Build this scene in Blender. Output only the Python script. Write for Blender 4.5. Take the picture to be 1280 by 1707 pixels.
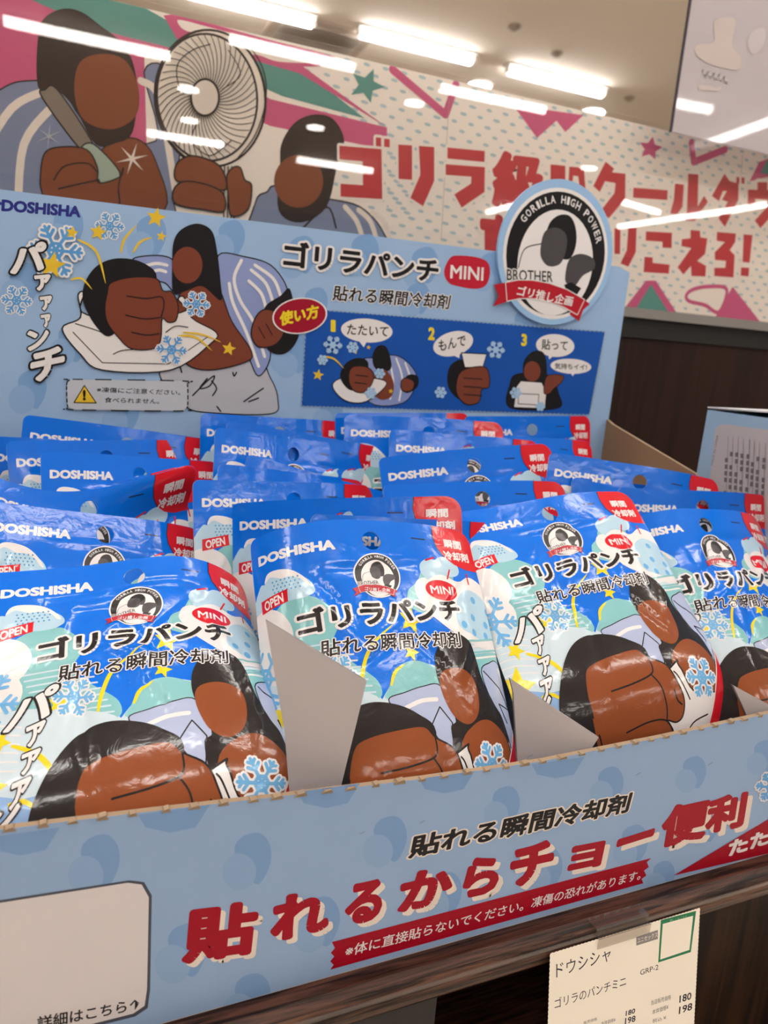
import bpy, math, random
import numpy as np
from mathutils import Vector, Matrix
from mathutils.geometry import tessellate_polygon

for o in list(bpy.data.objects):
    bpy.data.objects.remove(o)
SC = bpy.context.scene
COL = SC.collection

# ------------------------------------------------------------------ camera, world, exposure
CAM = np.array([0.0, -0.27723, 0.31059])
RT = np.array([[0.924526, -0.374290, 0.071820], [-0.020993, -0.238171, -0.970996], [0.380539, 0.896204, -0.228053]])
FPX = 1195.565
cd = bpy.data.cameras.new('camera')
cam = bpy.data.objects.new('camera', cd)
COL.objects.link(cam)
cd.sensor_fit = 'HORIZONTAL'
cd.sensor_width = 36.0
cd.lens = 36.0 * FPX / 1280.0
cd.clip_start = 0.01
cd.dof.use_dof = True
cd.dof.focus_distance = 0.40
cd.dof.aperture_fstop = 14.0
mw = Matrix.Identity(4)
for i in range(3):
    mw[i][0] = RT[0][i]
    mw[i][1] = -RT[1][i]
    mw[i][2] = -RT[2][i]
    mw[i][3] = CAM[i]
cam.matrix_world = mw
SC.camera = cam

world = bpy.data.worlds.new('store_ambience')
SC.world = world
world.use_nodes = True
world.node_tree.nodes['Background'].inputs[0].default_value = (1.0, 0.96, 0.92, 1)
world.node_tree.nodes['Background'].inputs[1].default_value = 0.17
TUBE_STRENGTH = 27.0
SC.view_settings.view_transform = 'Standard'
SC.view_settings.look = 'None'
SC.view_settings.gamma = 1.0
SC.view_settings.use_curve_mapping = False
SC.view_settings.exposure = 0.0

# ------------------------------------------------------------------ colours and materials
def lin(h):
    h = h.lstrip('#')
    out = []
    for i in (0, 2, 4):
        c = int(h[i:i+2], 16) / 255.0
        out.append(c / 12.92 if c <= 0.04045 else ((c + 0.055) / 1.055) ** 2.4)
    return (*out, 1.0)

MATS = {}
def mat(h, rough=0.5, kind='print', spec=0.5):
    key = (h, rough, kind, spec)
    if key in MATS:
        return MATS[key]
    m = bpy.data.materials.new(kind + '_' + h.strip('#'))
    m.use_nodes = True
    nt = m.node_tree
    b = nt.nodes['Principled BSDF']
    b.inputs['Base Color'].default_value = lin(h)
    b.inputs['Roughness'].default_value = rough
    b.inputs['Specular IOR Level'].default_value = spec
    if kind == 'film':
        b.inputs['Specular IOR Level'].default_value = 0.42
        tc = nt.nodes.new('ShaderNodeTexCoord')
        n1 = nt.nodes.new('ShaderNodeTexNoise')
        n1.inputs['Scale'].default_value = 95.0
        n1.inputs['Detail'].default_value = 3.0
        n1.inputs['Distortion'].default_value = 1.2
        n2 = nt.nodes.new('ShaderNodeTexNoise')
        n2.inputs['Scale'].default_value = 900.0
        n2.inputs['Detail'].default_value = 1.0
        ad = nt.nodes.new('ShaderNodeMath')
        ad.operation = 'MULTIPLY_ADD'
        ad.inputs[1].default_value = 0.05
        bp = nt.nodes.new('ShaderNodeBump')
        bp.inputs['Strength'].default_value = 0.05
        bp.inputs['Distance'].default_value = 0.004
        nt.links.new(tc.outputs['Object'], n1.inputs['Vector'])
        nt.links.new(tc.outputs['Object'], n2.inputs['Vector'])
        nt.links.new(n2.outputs['Fac'], ad.inputs[0])
        nt.links.new(n1.outputs['Fac'], ad.inputs[2])
        nt.links.new(ad.outputs[0], bp.inputs['Height'])
        nt.links.new(bp.outputs['Normal'], b.inputs['Normal'])
        b.inputs['Coat Weight'].default_value = 0.0
        b.inputs['Coat Roughness'].default_value = 0.06
        nt.links.new(bp.outputs['Normal'], b.inputs['Coat Normal'])
    if kind in ('card', 'print', 'paper'):
        b.inputs['Specular IOR Level'].default_value = 0.16
    if kind == 'card':
        tc = nt.nodes.new('ShaderNodeTexCoord')
        n1 = nt.nodes.new('ShaderNodeTexNoise')
        n1.inputs['Scale'].default_value = 60.0
        bp = nt.nodes.new('ShaderNodeBump')
        bp.inputs['Strength'].default_value = 0.05
        bp.inputs['Distance'].default_value = 0.003
        nt.links.new(tc.outputs['Object'], n1.inputs['Vector'])
        nt.links.new(n1.outputs['Fac'], bp.inputs['Height'])
        nt.links.new(bp.outputs['Normal'], b.inputs['Normal'])
    MATS[key] = m
    return m

def wood(name, c1, c2, scale, rough=0.35, axis='X', dist=6.0):
    m = bpy.data.materials.new(name)
    m.use_nodes = True
    nt = m.node_tree
    b = nt.nodes['Principled BSDF']
    tc = nt.nodes.new('ShaderNodeTexCoord')
    mp = nt.nodes.new('ShaderNodeMapping')
    sc = {'X': (1.2, 26, 26), 'Z': (26, 26, 1.2)}[axis]
    mp.inputs['Scale'].default_value = [s * scale for s in sc]
    n = nt.nodes.new('ShaderNodeTexNoise')
    n.inputs['Scale'].default_value = 4.0
    n.inputs['Detail'].default_value = 8.0
    n.inputs['Roughness'].default_value = 0.65
    n.inputs['Distortion'].default_value = 0.6
    cr = nt.nodes.new('ShaderNodeValToRGB')
    cr.color_ramp.elements[0].position = 0.40
    cr.color_ramp.elements[0].color = lin(c1)
    cr.color_ramp.elements[1].position = 0.62
    cr.color_ramp.elements[1].color = lin(c2)
    bp = nt.nodes.new('ShaderNodeBump')
    bp.inputs['Strength'].default_value = 0.15
    bp.inputs['Distance'].default_value = 0.001
    nt.links.new(tc.outputs['Object'], mp.inputs['Vector'])
    nt.links.new(mp.outputs['Vector'], n.inputs['Vector'])
    nt.links.new(n.outputs['Fac'], cr.inputs['Fac'])
    nt.links.new(cr.outputs['Color'], b.inputs['Base Color'])
    nt.links.new(n.outputs['Fac'], bp.inputs['Height'])
    nt.links.new(bp.outputs['Normal'], b.inputs['Normal'])
    b.inputs['Roughness'].default_value = rough
    b.inputs['Specular IOR Level'].default_value = 0.25
    return m

def emit(name, h, s):
    m = bpy.data.materials.new(name)
    m.use_nodes = True
    nt = m.node_tree
    nt.nodes.clear()
    e = nt.nodes.new('ShaderNodeEmission')
    e.inputs[0].default_value = lin(h)
    e.inputs[1].default_value = s
    o = nt.nodes.new('ShaderNodeOutputMaterial')
    nt.links.new(e.outputs[0], o.inputs[0])
    return m

def clear_sheet(name, tint='ffffff', rough=0.0, ior=1.45, haze=0.0, hazecol='ffffff', wav=0.0):
    """thin clear plastic: what is behind shows through, its face mirrors the lights by Fresnel"""
    m = bpy.data.materials.new(name)
    m.use_nodes = True
    nt = m.node_tree
    nt.nodes.clear()
    t = nt.nodes.new('ShaderNodeBsdfTransparent')
    t.inputs[0].default_value = lin(tint)
    g = nt.nodes.new('ShaderNodeBsdfGlossy')
    g.inputs['Roughness'].default_value = rough
    f = nt.nodes.new('ShaderNodeFresnel')
    geo = nt.nodes.new('ShaderNodeNewGeometry')
    pw = nt.nodes.new('ShaderNodeMath')      # same mirror strength from both faces of the sheet
    pw.operation = 'MULTIPLY_ADD'
    pw.inputs[1].default_value = 1.0/ior - ior
    pw.inputs[2].default_value = ior
    nt.links.new(geo.outputs['Backfacing'], pw.inputs[0])
    nt.links.new(pw.outputs[0], f.inputs[0])
    base = t.outputs[0]
    if haze > 0:
        d = nt.nodes.new('ShaderNodeBsdfDiffuse')
        d.inputs[0].default_value = lin(hazecol)
        mh = nt.nodes.new('ShaderNodeMixShader')
        mh.inputs[0].default_value = haze
        nt.links.new(t.outputs[0], mh.inputs[1])
        nt.links.new(d.outputs[0], mh.inputs[2])
        base = mh.outputs[0]
    if wav > 0:
        tc = nt.nodes.new('ShaderNodeTexCoord')
        n = nt.nodes.new('ShaderNodeTexNoise')
        n.inputs['Scale'].default_value = 3.0
        n.inputs['Detail'].default_value = 0.0
        bp = nt.nodes.new('ShaderNodeBump')
        bp.inputs['Strength'].default_value = wav
        bp.inputs['Distance'].default_value = 0.02
        nt.links.new(tc.outputs['Object'], n.inputs['Vector'])
        nt.links.new(n.outputs['Fac'], bp.inputs['Height'])
        nt.links.new(bp.outputs['Normal'], g.inputs['Normal'])
    mx = nt.nodes.new('ShaderNodeMixShader')
    nt.links.new(f.outputs[0], mx.inputs[0])
    nt.links.new(base, mx.inputs[1])
    nt.links.new(g.outputs[0], mx.inputs[2])
    o = nt.nodes.new('ShaderNodeOutputMaterial')
    nt.links.new(mx.outputs[0], o.inputs[0])
    return m

# ------------------------------------------------------------------ object helpers
def tag(o, label=None, cat=None, group=None, kind=None):
    if label: o['label'] = label
    if cat: o['category'] = cat
    if group: o['group'] = group
    if kind: o['kind'] = kind
    return o

def empty(name, loc=(0, 0, 0)):
    o = bpy.data.objects.new(name, None)
    o.empty_display_size = 0.02
    o.location = loc
    COL.objects.link(o)
    return o

def mesh_obj(name, verts, faces, mats, mi=None, parent=None, normals=None, smooth=False, offset=None):
    me = bpy.data.meshes.new(name)
    v = np.asarray(verts, dtype=float)
    if offset is not None:
        v = v - np.asarray(offset)
    me.from_pydata(v.tolist(), [], faces)
    for m in mats:
        me.materials.append(m)
    if mi is not None:
        me.polygons.foreach_set('material_index', mi)
    if smooth or normals is not None:
        me.polygons.foreach_set('use_smooth', [True] * len(me.polygons))
    me.update()
    if normals is not None:
        me.normals_split_custom_set_from_vertices(np.asarray(normals).tolist())
    o = bpy.data.objects.new(name, me)
    COL.objects.link(o)
    if parent is not None:
        o.parent = parent
    return o

class MB:
    """collects boxes / prisms / tubes for one mesh"""
    def __init__(s): s.v = []; s.f = []; s.m = []
    def box(s, x0, x1, y0, y1, z0, z1, m=0):
        n = len(s.v)
        s.v += [(x, y, z) for x in (x0, x1) for y in (y0, y1) for z in (z0, z1)]
        s.f += [[n+i for i in q] for q in ((0,1,3,2),(4,6,7,5),(0,4,5,1),(2,3,7,6),(0,2,6,4),(1,5,7,3))]
        s.m += [m] * 6
        return s
    def prism(s, pts, d, m=0, side=None):
        """polygon (3-D points, planar) pushed by vector d"""
        n = len(s.v); k = len(pts)
        d = np.asarray(d)
        s.v += [tuple(p) for p in pts] + [tuple(np.asarray(p) + d) for p in pts]
        for t in tessellate_polygon([[Vector(p) for p in pts]]):
            s.f.append([n+i for i in t]); s.m.append(m)
            s.f.append([n+k+i for i in reversed(t)]); s.m.append(m)
        for i in range(k):
            j = (i+1) % k
            s.f.append([n+i, n+j, n+k+j, n+k+i]); s.m.append(m if side is None else side)
        return s
    def tube(s, a, b, r, m=0, seg=14, r2=None, caps=True):
        a = Vector(a); b = Vector(b); d = (b-a).normalized()
        u = d.orthogonal().normalized(); w = d.cross(u)
        n = len(s.v); r2 = r if r2 is None else r2
        for p, rr in ((a, r), (b, r2)):
            for i in range(seg):
                t = 2*math.pi*i/seg
                s.v.append(tuple(p + u*math.cos(t)*rr + w*math.sin(t)*rr))
        for i in range(seg):
            j = (i+1) % seg
            s.f.append([n+i, n+j, n+seg+j, n+seg+i]); s.m.append(m)
        if caps:
            s.f.append([n+i for i in reversed(range(seg))]); s.m.append(m)
            s.f.append([n+seg+i for i in range(seg)]); s.m.append(m)
        return s
    def build(s, name, mats, parent=None, smooth=False, offset=None):
        return mesh_obj(name, s.v, s.f, mats, s.m, parent, smooth=smooth, offset=offset)

# ------------------------------------------------------------------ flat printed art
GM = np.array([[0.00077330, -0.00001756, -0.09938423], [-0.00031307, -0.00019921, 1.26659327], [0.00006007, -0.00081217, 0.42668438]])
def rectify(D):
    """traced print coordinates -> metres (x, z) on an upright panel standing at depth D"""
    k = D - CAM[1]
    def f(x, y):
        r = GM @ np.array([x, y, 1.0])
        return (CAM[0] + k*r[0]/r[1], CAM[2] + k*r[2]/r[1])
    return f

def catmull(pts, closed=True, n=6):
    P = [np.array(p, float) for p in pts]; out = []
    k = len(P)
    for i in range(k if closed else k-1):
        if closed:
            a, b, c, d = P[i-1], P[i], P[(i+1) % k], P[(i+2) % k]
        else:
            a, b, c, d = P[max(i-1, 0)], P[i], P[i+1], P[min(i+2, k-1)]
        for j in range(n):
            t = j/n
            out.append(0.5*((2*b) + (c-a)*t + (2*a-5*b+4*c-d)*t*t + (3*b-a-3*c+d)*t**3))
    if not closed: out.append(P[-1])
    return [tuple(p) for p in out]

TXT = {}
def glyphs(body, spacing=1.0, res=3):
    key = (body, spacing, res)
    if key in TXT: return TXT[key]
    c = bpy.data.curves.new('lettering', 'FONT')
    c.body = body
    c.resolution_u = res
    c.space_character = spacing
    o = bpy.data.objects.new('lettering', c)
    COL.objects.link(o)
    dg = bpy.context.evaluated_depsgraph_get()
    dg.update()
    me = bpy.data.meshes.new_from_object(o.evaluated_get(dg))
    me.calc_loop_triangles()
    V = np.array([v.co[:2] for v in me.vertices]).reshape(-1, 2)
    Tt = [tuple(t.vertices) for t in me.loop_triangles]
    cnt = {}
    for t in Tt:
        for i in range(3):
            e = (t[i], t[(i+1) % 3]); kx = (min(e), max(e))
            cnt[kx] = cnt.get(kx, 0) + 1
    # boundary by position (welds duplicates along seams)
    E = [k for k, n in cnt.items() if n == 1]
    bpy.data.objects.remove(o); bpy.data.curves.remove(c); bpy.data.meshes.remove(me)
    TXT[key] = (V, Tt, E)
    return TXT[key]

def clip(poly, k, c, keep):
    """convex polygon cut by coordinate line; returns both halves"""
    lo, hi = [], []
    n = len(poly)
    for i in range(n):
        a, b = poly[i], poly[(i+1) % n]
        da, db = k(a)-c, k(b)-c
        if da <= 0: lo.append(a)
        if da >= 0: hi.append(a)
        if da*db < 0:
            t = da/(da-db)
            p = (a[0]+(b[0]-a[0])*t, a[1]+(b[1]-a[1])*t)
            lo.append(p); hi.append(p)
    return lo, hi

class Art:
    def __init__(s, f=None, sc=1.0, seed=1):
        s.f = f or (lambda x, y: (x, y)); s.sc = sc
        s.pre = None
        s.items = []      # (list of convex polys [(x,y)..], mat, layer, bbox)
        s.mats = []
        s.rng = random.Random(seed)
    def T(s, p):
        if s.pre is not None: p = s.pre(p[0], p[1])
        return s.f(p[0], p[1])
    def mi(s, m):
        if m not in s.mats: s.mats.append(m)
        return s.mats.index(m)
    def put(s, polys, m, layer=None):
        if not polys: return
        P = np.concatenate([np.array(p) for p in polys])
        bb = (*P.min(0), *P.max(0))
        if layer is None:
            layer = 0
            for it in s.items:
                b = it[3]
                if b[0] < bb[2] and b[2] > bb[0] and b[1] < bb[3] and b[3] > bb[1]:
                    layer = max(layer, it[2] + 1)
        s.items.append((polys, s.mi(m), layer, bb))
        return layer
    def fill_t(s, loop, m, holes=(), layer=None):
        loops = [loop] + list(holes)
        allp = [p for l in loops for p in l]
        tr = tessellate_polygon([[Vector((p[0], p[1], 0)) for p in l] for l in loops])
        s.put([[allp[i] for i in t] for t in tr], m, layer)
    def poly(s, pts, m, smooth=False, n=6):
        if smooth: pts = catmull(pts, True, n)
        s.fill_t([s.T(p) for p in pts], m)
    def ell(s, cx, cy, rx, ry, m, rot=0, n=32):
        c, q = math.cos(math.radians(rot)), math.sin(math.radians(rot))
        s.poly([(cx + rx*math.cos(t)*c - ry*math.sin(t)*q, cy + rx*math.cos(t)*q + ry*math.sin(t)*c)
                for t in [2*math.pi*i/n for i in range(n)]], m)
    def stroke_t(s, P, w, taper=False, closed=False):
        """P in panel units; returns convex polys"""
        out = []
        P = [np.array(p) for p in P]
        k = len(P); N = k if closed else k-1
        for i in range(N):
            a, b = P[i], P[(i+1) % k]
            d = b-a; L = np.hypot(*d)
            if L < 1e-9: continue
            nrm = np.array([-d[1], d[0]])/L
            if taper:
                wa, wb = [w*max(0.12, math.sin(math.pi*(0.12+0.88*t))**0.7) for t in (i/N, (i+1)/N)]
            else: wa = wb = w
            out.append([tuple(a-nrm*wa/2), tuple(b-nrm*wb/2), tuple(b+nrm*wb/2), tuple(a+nrm*wa/2)])
            if not taper:
                out.append([tuple(b + w/2*np.array([math.cos(t), math.sin(t)])) for t in [2*math.pi*q/8 for q in range(8)]])
        if not taper and k:
            out.append([tuple(P[0] + w/2*np.array([math.cos(t), math.sin(t)])) for t in [2*math.pi*q/8 for q in range(8)]])
        return out
    def line(s, pts, w, m, smooth=True, taper=False, closed=False, n=5):
        if smooth and len(pts) > 2: pts = catmull(pts, closed, n)
        s.put(s.stroke_t([s.T(p) for p in pts], w*s.loc(pts[0]), taper, closed), m)
    def loc(s, p):
        a, b = s.T((p[0]-0.5, p[1])), s.T((p[0]+0.5, p[1]))
        return math.hypot(b[0]-a[0], b[1]-a[1])
    def shape(s, pts, m, om=None, ow=3, smooth=True):
        s.poly(pts, m, smooth)
        if om is not None: s.line(pts, ow, om, smooth, closed=True)
    def text(s, body, BL, BR, TL, m, bold=0.0, outs=(), spacing=1.0, shift=None, res=3, same_quad=True):
        V, Tt, E = glyphs(body, spacing, res)
        if len(V) == 0: return
        lo, hi = V.min(0) - bold, V.max(0) + bold
        b, r, t = [np.array(s.T(p)) for p in (BL, BR, TL)]
        ex, ey = (r-b)/(hi[0]-lo[0]), (t-b)/(hi[1]-lo[1])
        def mp(p): return tuple(b + ex*(p[0]-lo[0]) + ey*(p[1]-lo[1]))
        def fat(rad):
            out = [[mp(V[i]) for i in tt] for tt in Tt]
            if rad > 0:
                deg = {}
                for e in E:
                    for i in (0, 1): deg.setdefault(e[i], []).append(e[1-i])
                for e in E:
                    a, c = V[e[0]], V[e[1]]; d = c-a; L = np.hypot(*d)
                    if L < 1e-7: continue
                    nn = np.array([-d[1], d[0]])/L*rad
                    out.append([mp(a-nn), mp(c-nn), mp(c+nn), mp(a+nn)])
                for i, nb in deg.items():
                    if len(nb) == 2:
                        d0, d1 = V[i]-V[nb[0]], V[nb[1]]-V[i]
                        l0, l1 = np.hypot(*d0), np.hypot(*d1)
                        if l0 > 1e-7 and l1 > 1e-7 and np.dot(d0, d1)/(l0*l1) > 0.93 : continue
                    out.append([mp(V[i] + rad*np.array([math.cos(q*math.pi/4), math.sin(q*math.pi/4)])) for q in range(8)])
            return out
        if shift is not None:
            sm, dx, dy = shift
            off = np.array(s.T((BL[0]+dx, BL[1]+dy))) - np.array(s.T(BL))
            s.put([[tuple(np.array(p)+off) for p in pl] for pl in fat(bold)], sm)
        for rad, om in outs: s.put(fat(bold+rad), om)
        s.put(fat(bold), m)
    def star(s, cx, cy, r, m, rot=0, k=0.45, n=5):
        s.poly([(cx + (r if i % 2 == 0 else r*k)*math.sin(math.pi*i/n+rot), cy - (r if i % 2 == 0 else r*k)*math.cos(math.pi*i/n+rot)) for i in range(2*n)], m)
    def flake(s, cx, cy, r, m, om=None, w=None, rot=0.1):
        w = w or r*0.13
        polys = []
        def seg(a, b): polys.append([a, b])
        for i in range(6):
            t = rot + i*math.pi/3
            c, q = math.cos(t), math.sin(t)
            seg((cx, cy), (cx+r*c, cy+r*q))
            for k, l in ((0.55, 0.32), (0.8, 0.2)):
                for sg in (-1, 1):
                    a = t + sg*0.9
                    seg((cx+r*k*c, cy+r*k*q), (cx+r*k*c+r*l*math.cos(a), cy+r*k*q+r*l*math.sin(a)))
            t2 = rot + (i+1)*math.pi/3
            seg((cx+r*0.3*c, cy+r*0.3*q), (cx+r*0.3*math.cos(t2), cy+r*0.3*math.sin(t2)))
        for ww, mm in (((w*2.3, om),) if om else ()) + ((w, m),):
            out = []
            for a, b in polys: out += s.stroke_t([s.T(a), s.T(b)], ww*s.loc((cx, cy)))
            s.put(out, mm)
    # ---- output
    def cells(s, jit=0.0):
        """flat list of (poly, layer, mat)"""
        for polys, mi, layer, bb in s.items:
            for p in polys: yield p, layer + (s.rng.random()*0.35 if len(polys) > 3 else 0), mi
    def panel(s, name, D, dz, parent, extra=None, offset=None, toward=-1, zmin=None, xmax=None, zmax=None):
        """art lying on the upright panel at depth D, printed side facing -y"""
        v, f, mi = [], [], []
        for p, l, m in s.cells():
            if zmin is not None and min(q[1] for q in p) < zmin: p = clip(p, lambda q: q[1], zmin, 1)[1]
            if xmax is not None and len(p) > 2 and max(q[0] for q in p) > xmax: p = clip(p, lambda q: q[0], xmax, 1)[0]
            if zmax is not None and len(p) > 2 and max(q[1] for q in p) > zmax: p = clip(p, lambda q: q[1], zmax, 1)[0]
            if len(p) < 3: continue
            n = len(v)
            a = sum(p[i][0]*p[(i+1) % len(p)][1]-p[(i+1) % len(p)][0]*p[i][1] for i in range(len(p)))
            if a < 0: p = p[::-1]
            v += [(q[0], D + toward*dz*(l+1), q[1]) for q in p]
            f.append(list(range(n, n+len(p)))); mi.append(m)
        mats = list(s.mats)
        if extra is not None:
            n = len(v); k = len(mats)
            v += extra.v; f += [[i+n for i in q] for q in extra.f]; mi += [k+i for i in extra.m]
            mats += extra.mats
        return mesh_obj(name, v, f, mats, mi, parent, offset=offset)

def sub(ox, oy, k):
    return lambda x, y: (ox + x/k, oy + y/k)
# ------------------------------------------------------------------ the store around the shelf (structure)
CEIL = 2.81
m_ceil = mat('f6eade', 0.9, 'paint')
def structure(o): o['kind'] = 'structure'; return o
structure(MB().box(-14, 16, -14, 12, CEIL, CEIL+0.1).build('ceiling', [m_ceil]))
structure(MB().box(-14, 16, -14, 12, -1.1, -1.0).build('floor', [mat('e8dfd2', 0.5, 'tile')]))
wb = MB().box(-14, 16, 12, 12.1, -1.0, CEIL)
structure(wb.build('wall_back', [mat('e6d6b4', 0.8, 'paint')]))
structure(MB().box(5.2, 16, 7.45, 9.0, CEIL-0.16, CEIL).build('trim_1', [mat('e8d49a', 0.8, 'paint')]))

# ceiling lamps: bare tubes in housings, rows run along the aisle
m_tube = emit('lit_tube', 'fff9f3', TUBE_STRENGTH)
m_house = mat('e9e4dc', 0.5, 'metal')
def tube_lamp(x, y, L, label):
    t = tag(empty('ceiling_light', (x, y, CEIL)), label, 'ceiling light', 'tube lights on the store ceiling')
    MB().box(-L/2-0.04, L/2+0.04, -0.06, 0.06, -0.018, 0).build('housing', [m_house], t)
    MB().tube((-L/2, 0, -0.045), (L/2, 0, -0.045), 0.042).build('tube', [m_tube], t)
    MB().box(-L/2-0.03, -L/2, -0.03, 0.03, -0.07, -0.016).build('socket', [m_house], t)
    MB().box(L/2, L/2+0.03, -0.03, 0.03, -0.07, -0.016).build('socket', [m_house], t)
    return t
tube_lamp(1.22, 6.02, 1.02, 'lit tube light above the banner, leftmost in view at the top edge')
tube_lamp(2.65, 5.98, 1.02, 'lit tube light on the ceiling, middle one of the three in view')
tube_lamp(4.07, 5.99, 1.02, 'lit tube light on the ceiling nearest the hanging sheet sign')
for x, y, L in ((0.10, -6.5, 1.35), (1.77, -5.8, 1.15), (3.86, -5.8, 1.2), (1.27, -9.3, 0.95), (3.39, -9.5, 1.15)):
    tube_lamp(x, y, L, 'lit tube light far behind the viewpoint, mirrored in the banner cover')
for x, y, L, rz in ((5.46, -4.82, 0.42, 5), (8.43, -8.87, 0.95, -12), (9.38, -8.9, 3.3, 90), (6.87, -10.5, 1.1, 88), (6.45, -5.2, 1.15, 96)):
    tube_lamp(x, y, L, 'lit tube light far behind the viewpoint, mirrored in the banner cover or sheet sign').rotation_euler.z = math.radians(rz)
for yy in (-1.9, -0.5, 0.9):  # unseen lamp rows, added to light the goods from overhead
    for k in range(-2, 4):
        tube_lamp(1.75*k + 0.2, yy, 1.25, 'unseen tube light added on the ceiling over the aisle for overhead light')
def downlight(x, y, label):
    t = tag(empty('ceiling_downlight', (x, y, CEIL)), label, 'ceiling light', 'round downlights on the store ceiling')
    MB().tube((0, 0, -0.012), (0, 0, 0), 0.13, seg=28).build('ring', [m_house], t)
    MB().tube((0, 0, -0.022), (0, 0, -0.012), 0.105, seg=28).build('lens', [m_tube], t)
downlight(4.93, 6.57, 'round lit downlight above the banner, right one, next to the sheet sign')
downlight(3.58, 6.57, 'round lit downlight just over the banner edge, left one')
for x, y in ((1.06, -7.43), (1.22, -8.56), (2.63, -8.0), (3.29, -6.49), (6.39, -7.57)):
    downlight(x, y, 'round downlight behind the viewpoint, mirrored in the banner cover')
t = tag(empty('ceiling_vent', (1.87, 6.45, CEIL)), 'square dark air vent in the ceiling over the fan picture', 'vent')
MB().box(-0.42, 0.42, -0.42, 0.42, -0.03, 0).build('frame', [mat('c9bbae', 0.7, 'metal')], t)
v = MB()
for k in range(9): v.box(-0.34, 0.34, -0.33+0.075*k, -0.30+0.075*k, -0.045, -0.03)
v.build('grille', [mat('8f847a', 0.7, 'metal')], t)
for x, y, lb in ((3.17, 5.3, 'small round ceiling detector at the top edge of the picture'), (4.95, 6.05, 'small grey sprinkler head right of the last tube light'), (3.75, 5.55, 'small pale sprinkler head above the right tube light')):
    d = MB().tube((0, 0, -0.012), (0, 0, 0), 0.05, seg=24).tube((0, 0, -0.03), (0, 0, -0.012), 0.028, seg=16)
    o = d.build('ceiling_sprinkler', [mat('a99a8c', 0.6, 'metal')])
    o.location = (x, y, CEIL)
    tag(o, lb, 'sprinkler')

# ------------------------------------------------------------------ gondola: shelf board, back panel, lower shelf
m_wood = wood('dark_shelf_wood', '130806', '55362a', 3.2, 0.38, 'X')
m_wood_nose = wood('shelf_nose_wood', '1c0e09', '654636', 3.2, 0.32, 'X')
m_back = wood('back_panel_wood', '1e0d07', '2e160e', 0.6, 0.6, 'Z')
m_black = mat('0d0c0d', 0.5, 'plastic')
sh = tag(empty('display_shelf', (0.4, 0.2, 0)), 'dark wood display shelf the cool pack box stands on', 'shelf')
prof = [(0.50, 0.0), (-0.0085, 0.0), (-0.0105, -0.0008), (-0.0125, -0.0018)]
nose = [(-0.0125, -0.0018), (-0.0150, -0.0026), (-0.0170, -0.0050), (-0.0175, -0.0085), (-0.0168, -0.0125), (-0.0150, -0.0155), (-0.0120, -0.0170)]
def extrude_x(name, pts, x0, x1, mats, parent, close):
    k = len(pts)
    v = [(x, p[0], p[1]) for x in (x0, x1) for p in pts]
    f = [[i, (i+1) % k, k+(i+1) % k, k+i] for i in range(k if close else k-1)]
    f += [list(range(k))[::-1], [k+i for i in range(k)]]
    o = mesh_obj(name, v, f, mats, None, parent, offset=(0.4, 0.2, 0))
    return o
extrude_x('board', prof + [(-0.0125, -0.017), (0.50, -0.024)], -1.3, 1.9, [m_wood], sh, True)
extrude_x('front_edging', nose, -1.3, 1.9, [m_wood_nose], sh, True)
structure(MB().box(-1.3, 1.9, 0.50, 0.53, -1.0, 0.342).build('wall_gondola', [m_back]))
structure(MB().box(-1.3, 1.9, 0.497, 0.53, 0.342, 0.3665).build('trim_gondola', [m_black]))
ls = tag(empty('lower_shelf', (0.4, 0.2, -0.36)), 'lower dark wood shelf in the shade below the price tag', 'shelf')
MB().box(-1.7, 1.5, -0.28, 0.3, -0.02, 0.0).build('board', [m_wood], ls)
# goods on the lower shelf; carton and panel colours darkened for the shade
g = tag(empty('carton', (0.30, 0.2, -0.36)), 'brown wood-grain carton, colour darkened for shade, right of the price tag', 'box')
MB().box(0.18, 0.42, -0.1, 0.1, 0.0, 0.30).build('body', [wood('shaded_carton_wood', '140b07', '3c2716', 0.7, 0.4, 'Z')], g)
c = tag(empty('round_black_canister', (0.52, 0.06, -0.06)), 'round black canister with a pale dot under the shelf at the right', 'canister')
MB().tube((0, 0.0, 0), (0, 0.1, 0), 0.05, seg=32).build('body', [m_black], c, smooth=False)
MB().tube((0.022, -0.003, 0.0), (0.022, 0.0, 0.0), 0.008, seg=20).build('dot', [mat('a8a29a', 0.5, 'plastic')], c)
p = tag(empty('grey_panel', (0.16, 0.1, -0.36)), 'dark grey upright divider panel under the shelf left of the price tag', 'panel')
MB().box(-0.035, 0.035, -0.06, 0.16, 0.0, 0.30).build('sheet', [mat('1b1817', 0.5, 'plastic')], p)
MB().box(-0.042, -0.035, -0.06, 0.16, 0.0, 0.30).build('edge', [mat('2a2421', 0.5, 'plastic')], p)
# ------------------------------------------------------------------ shared printed motifs
def S4(x, y):
    """badge drawing coordinates -> unit badge (x right, y down, outer black ring radius 1)"""
    return ((x/2+420-928)/89.0, (y/2+310-425)/107.0)

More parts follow.
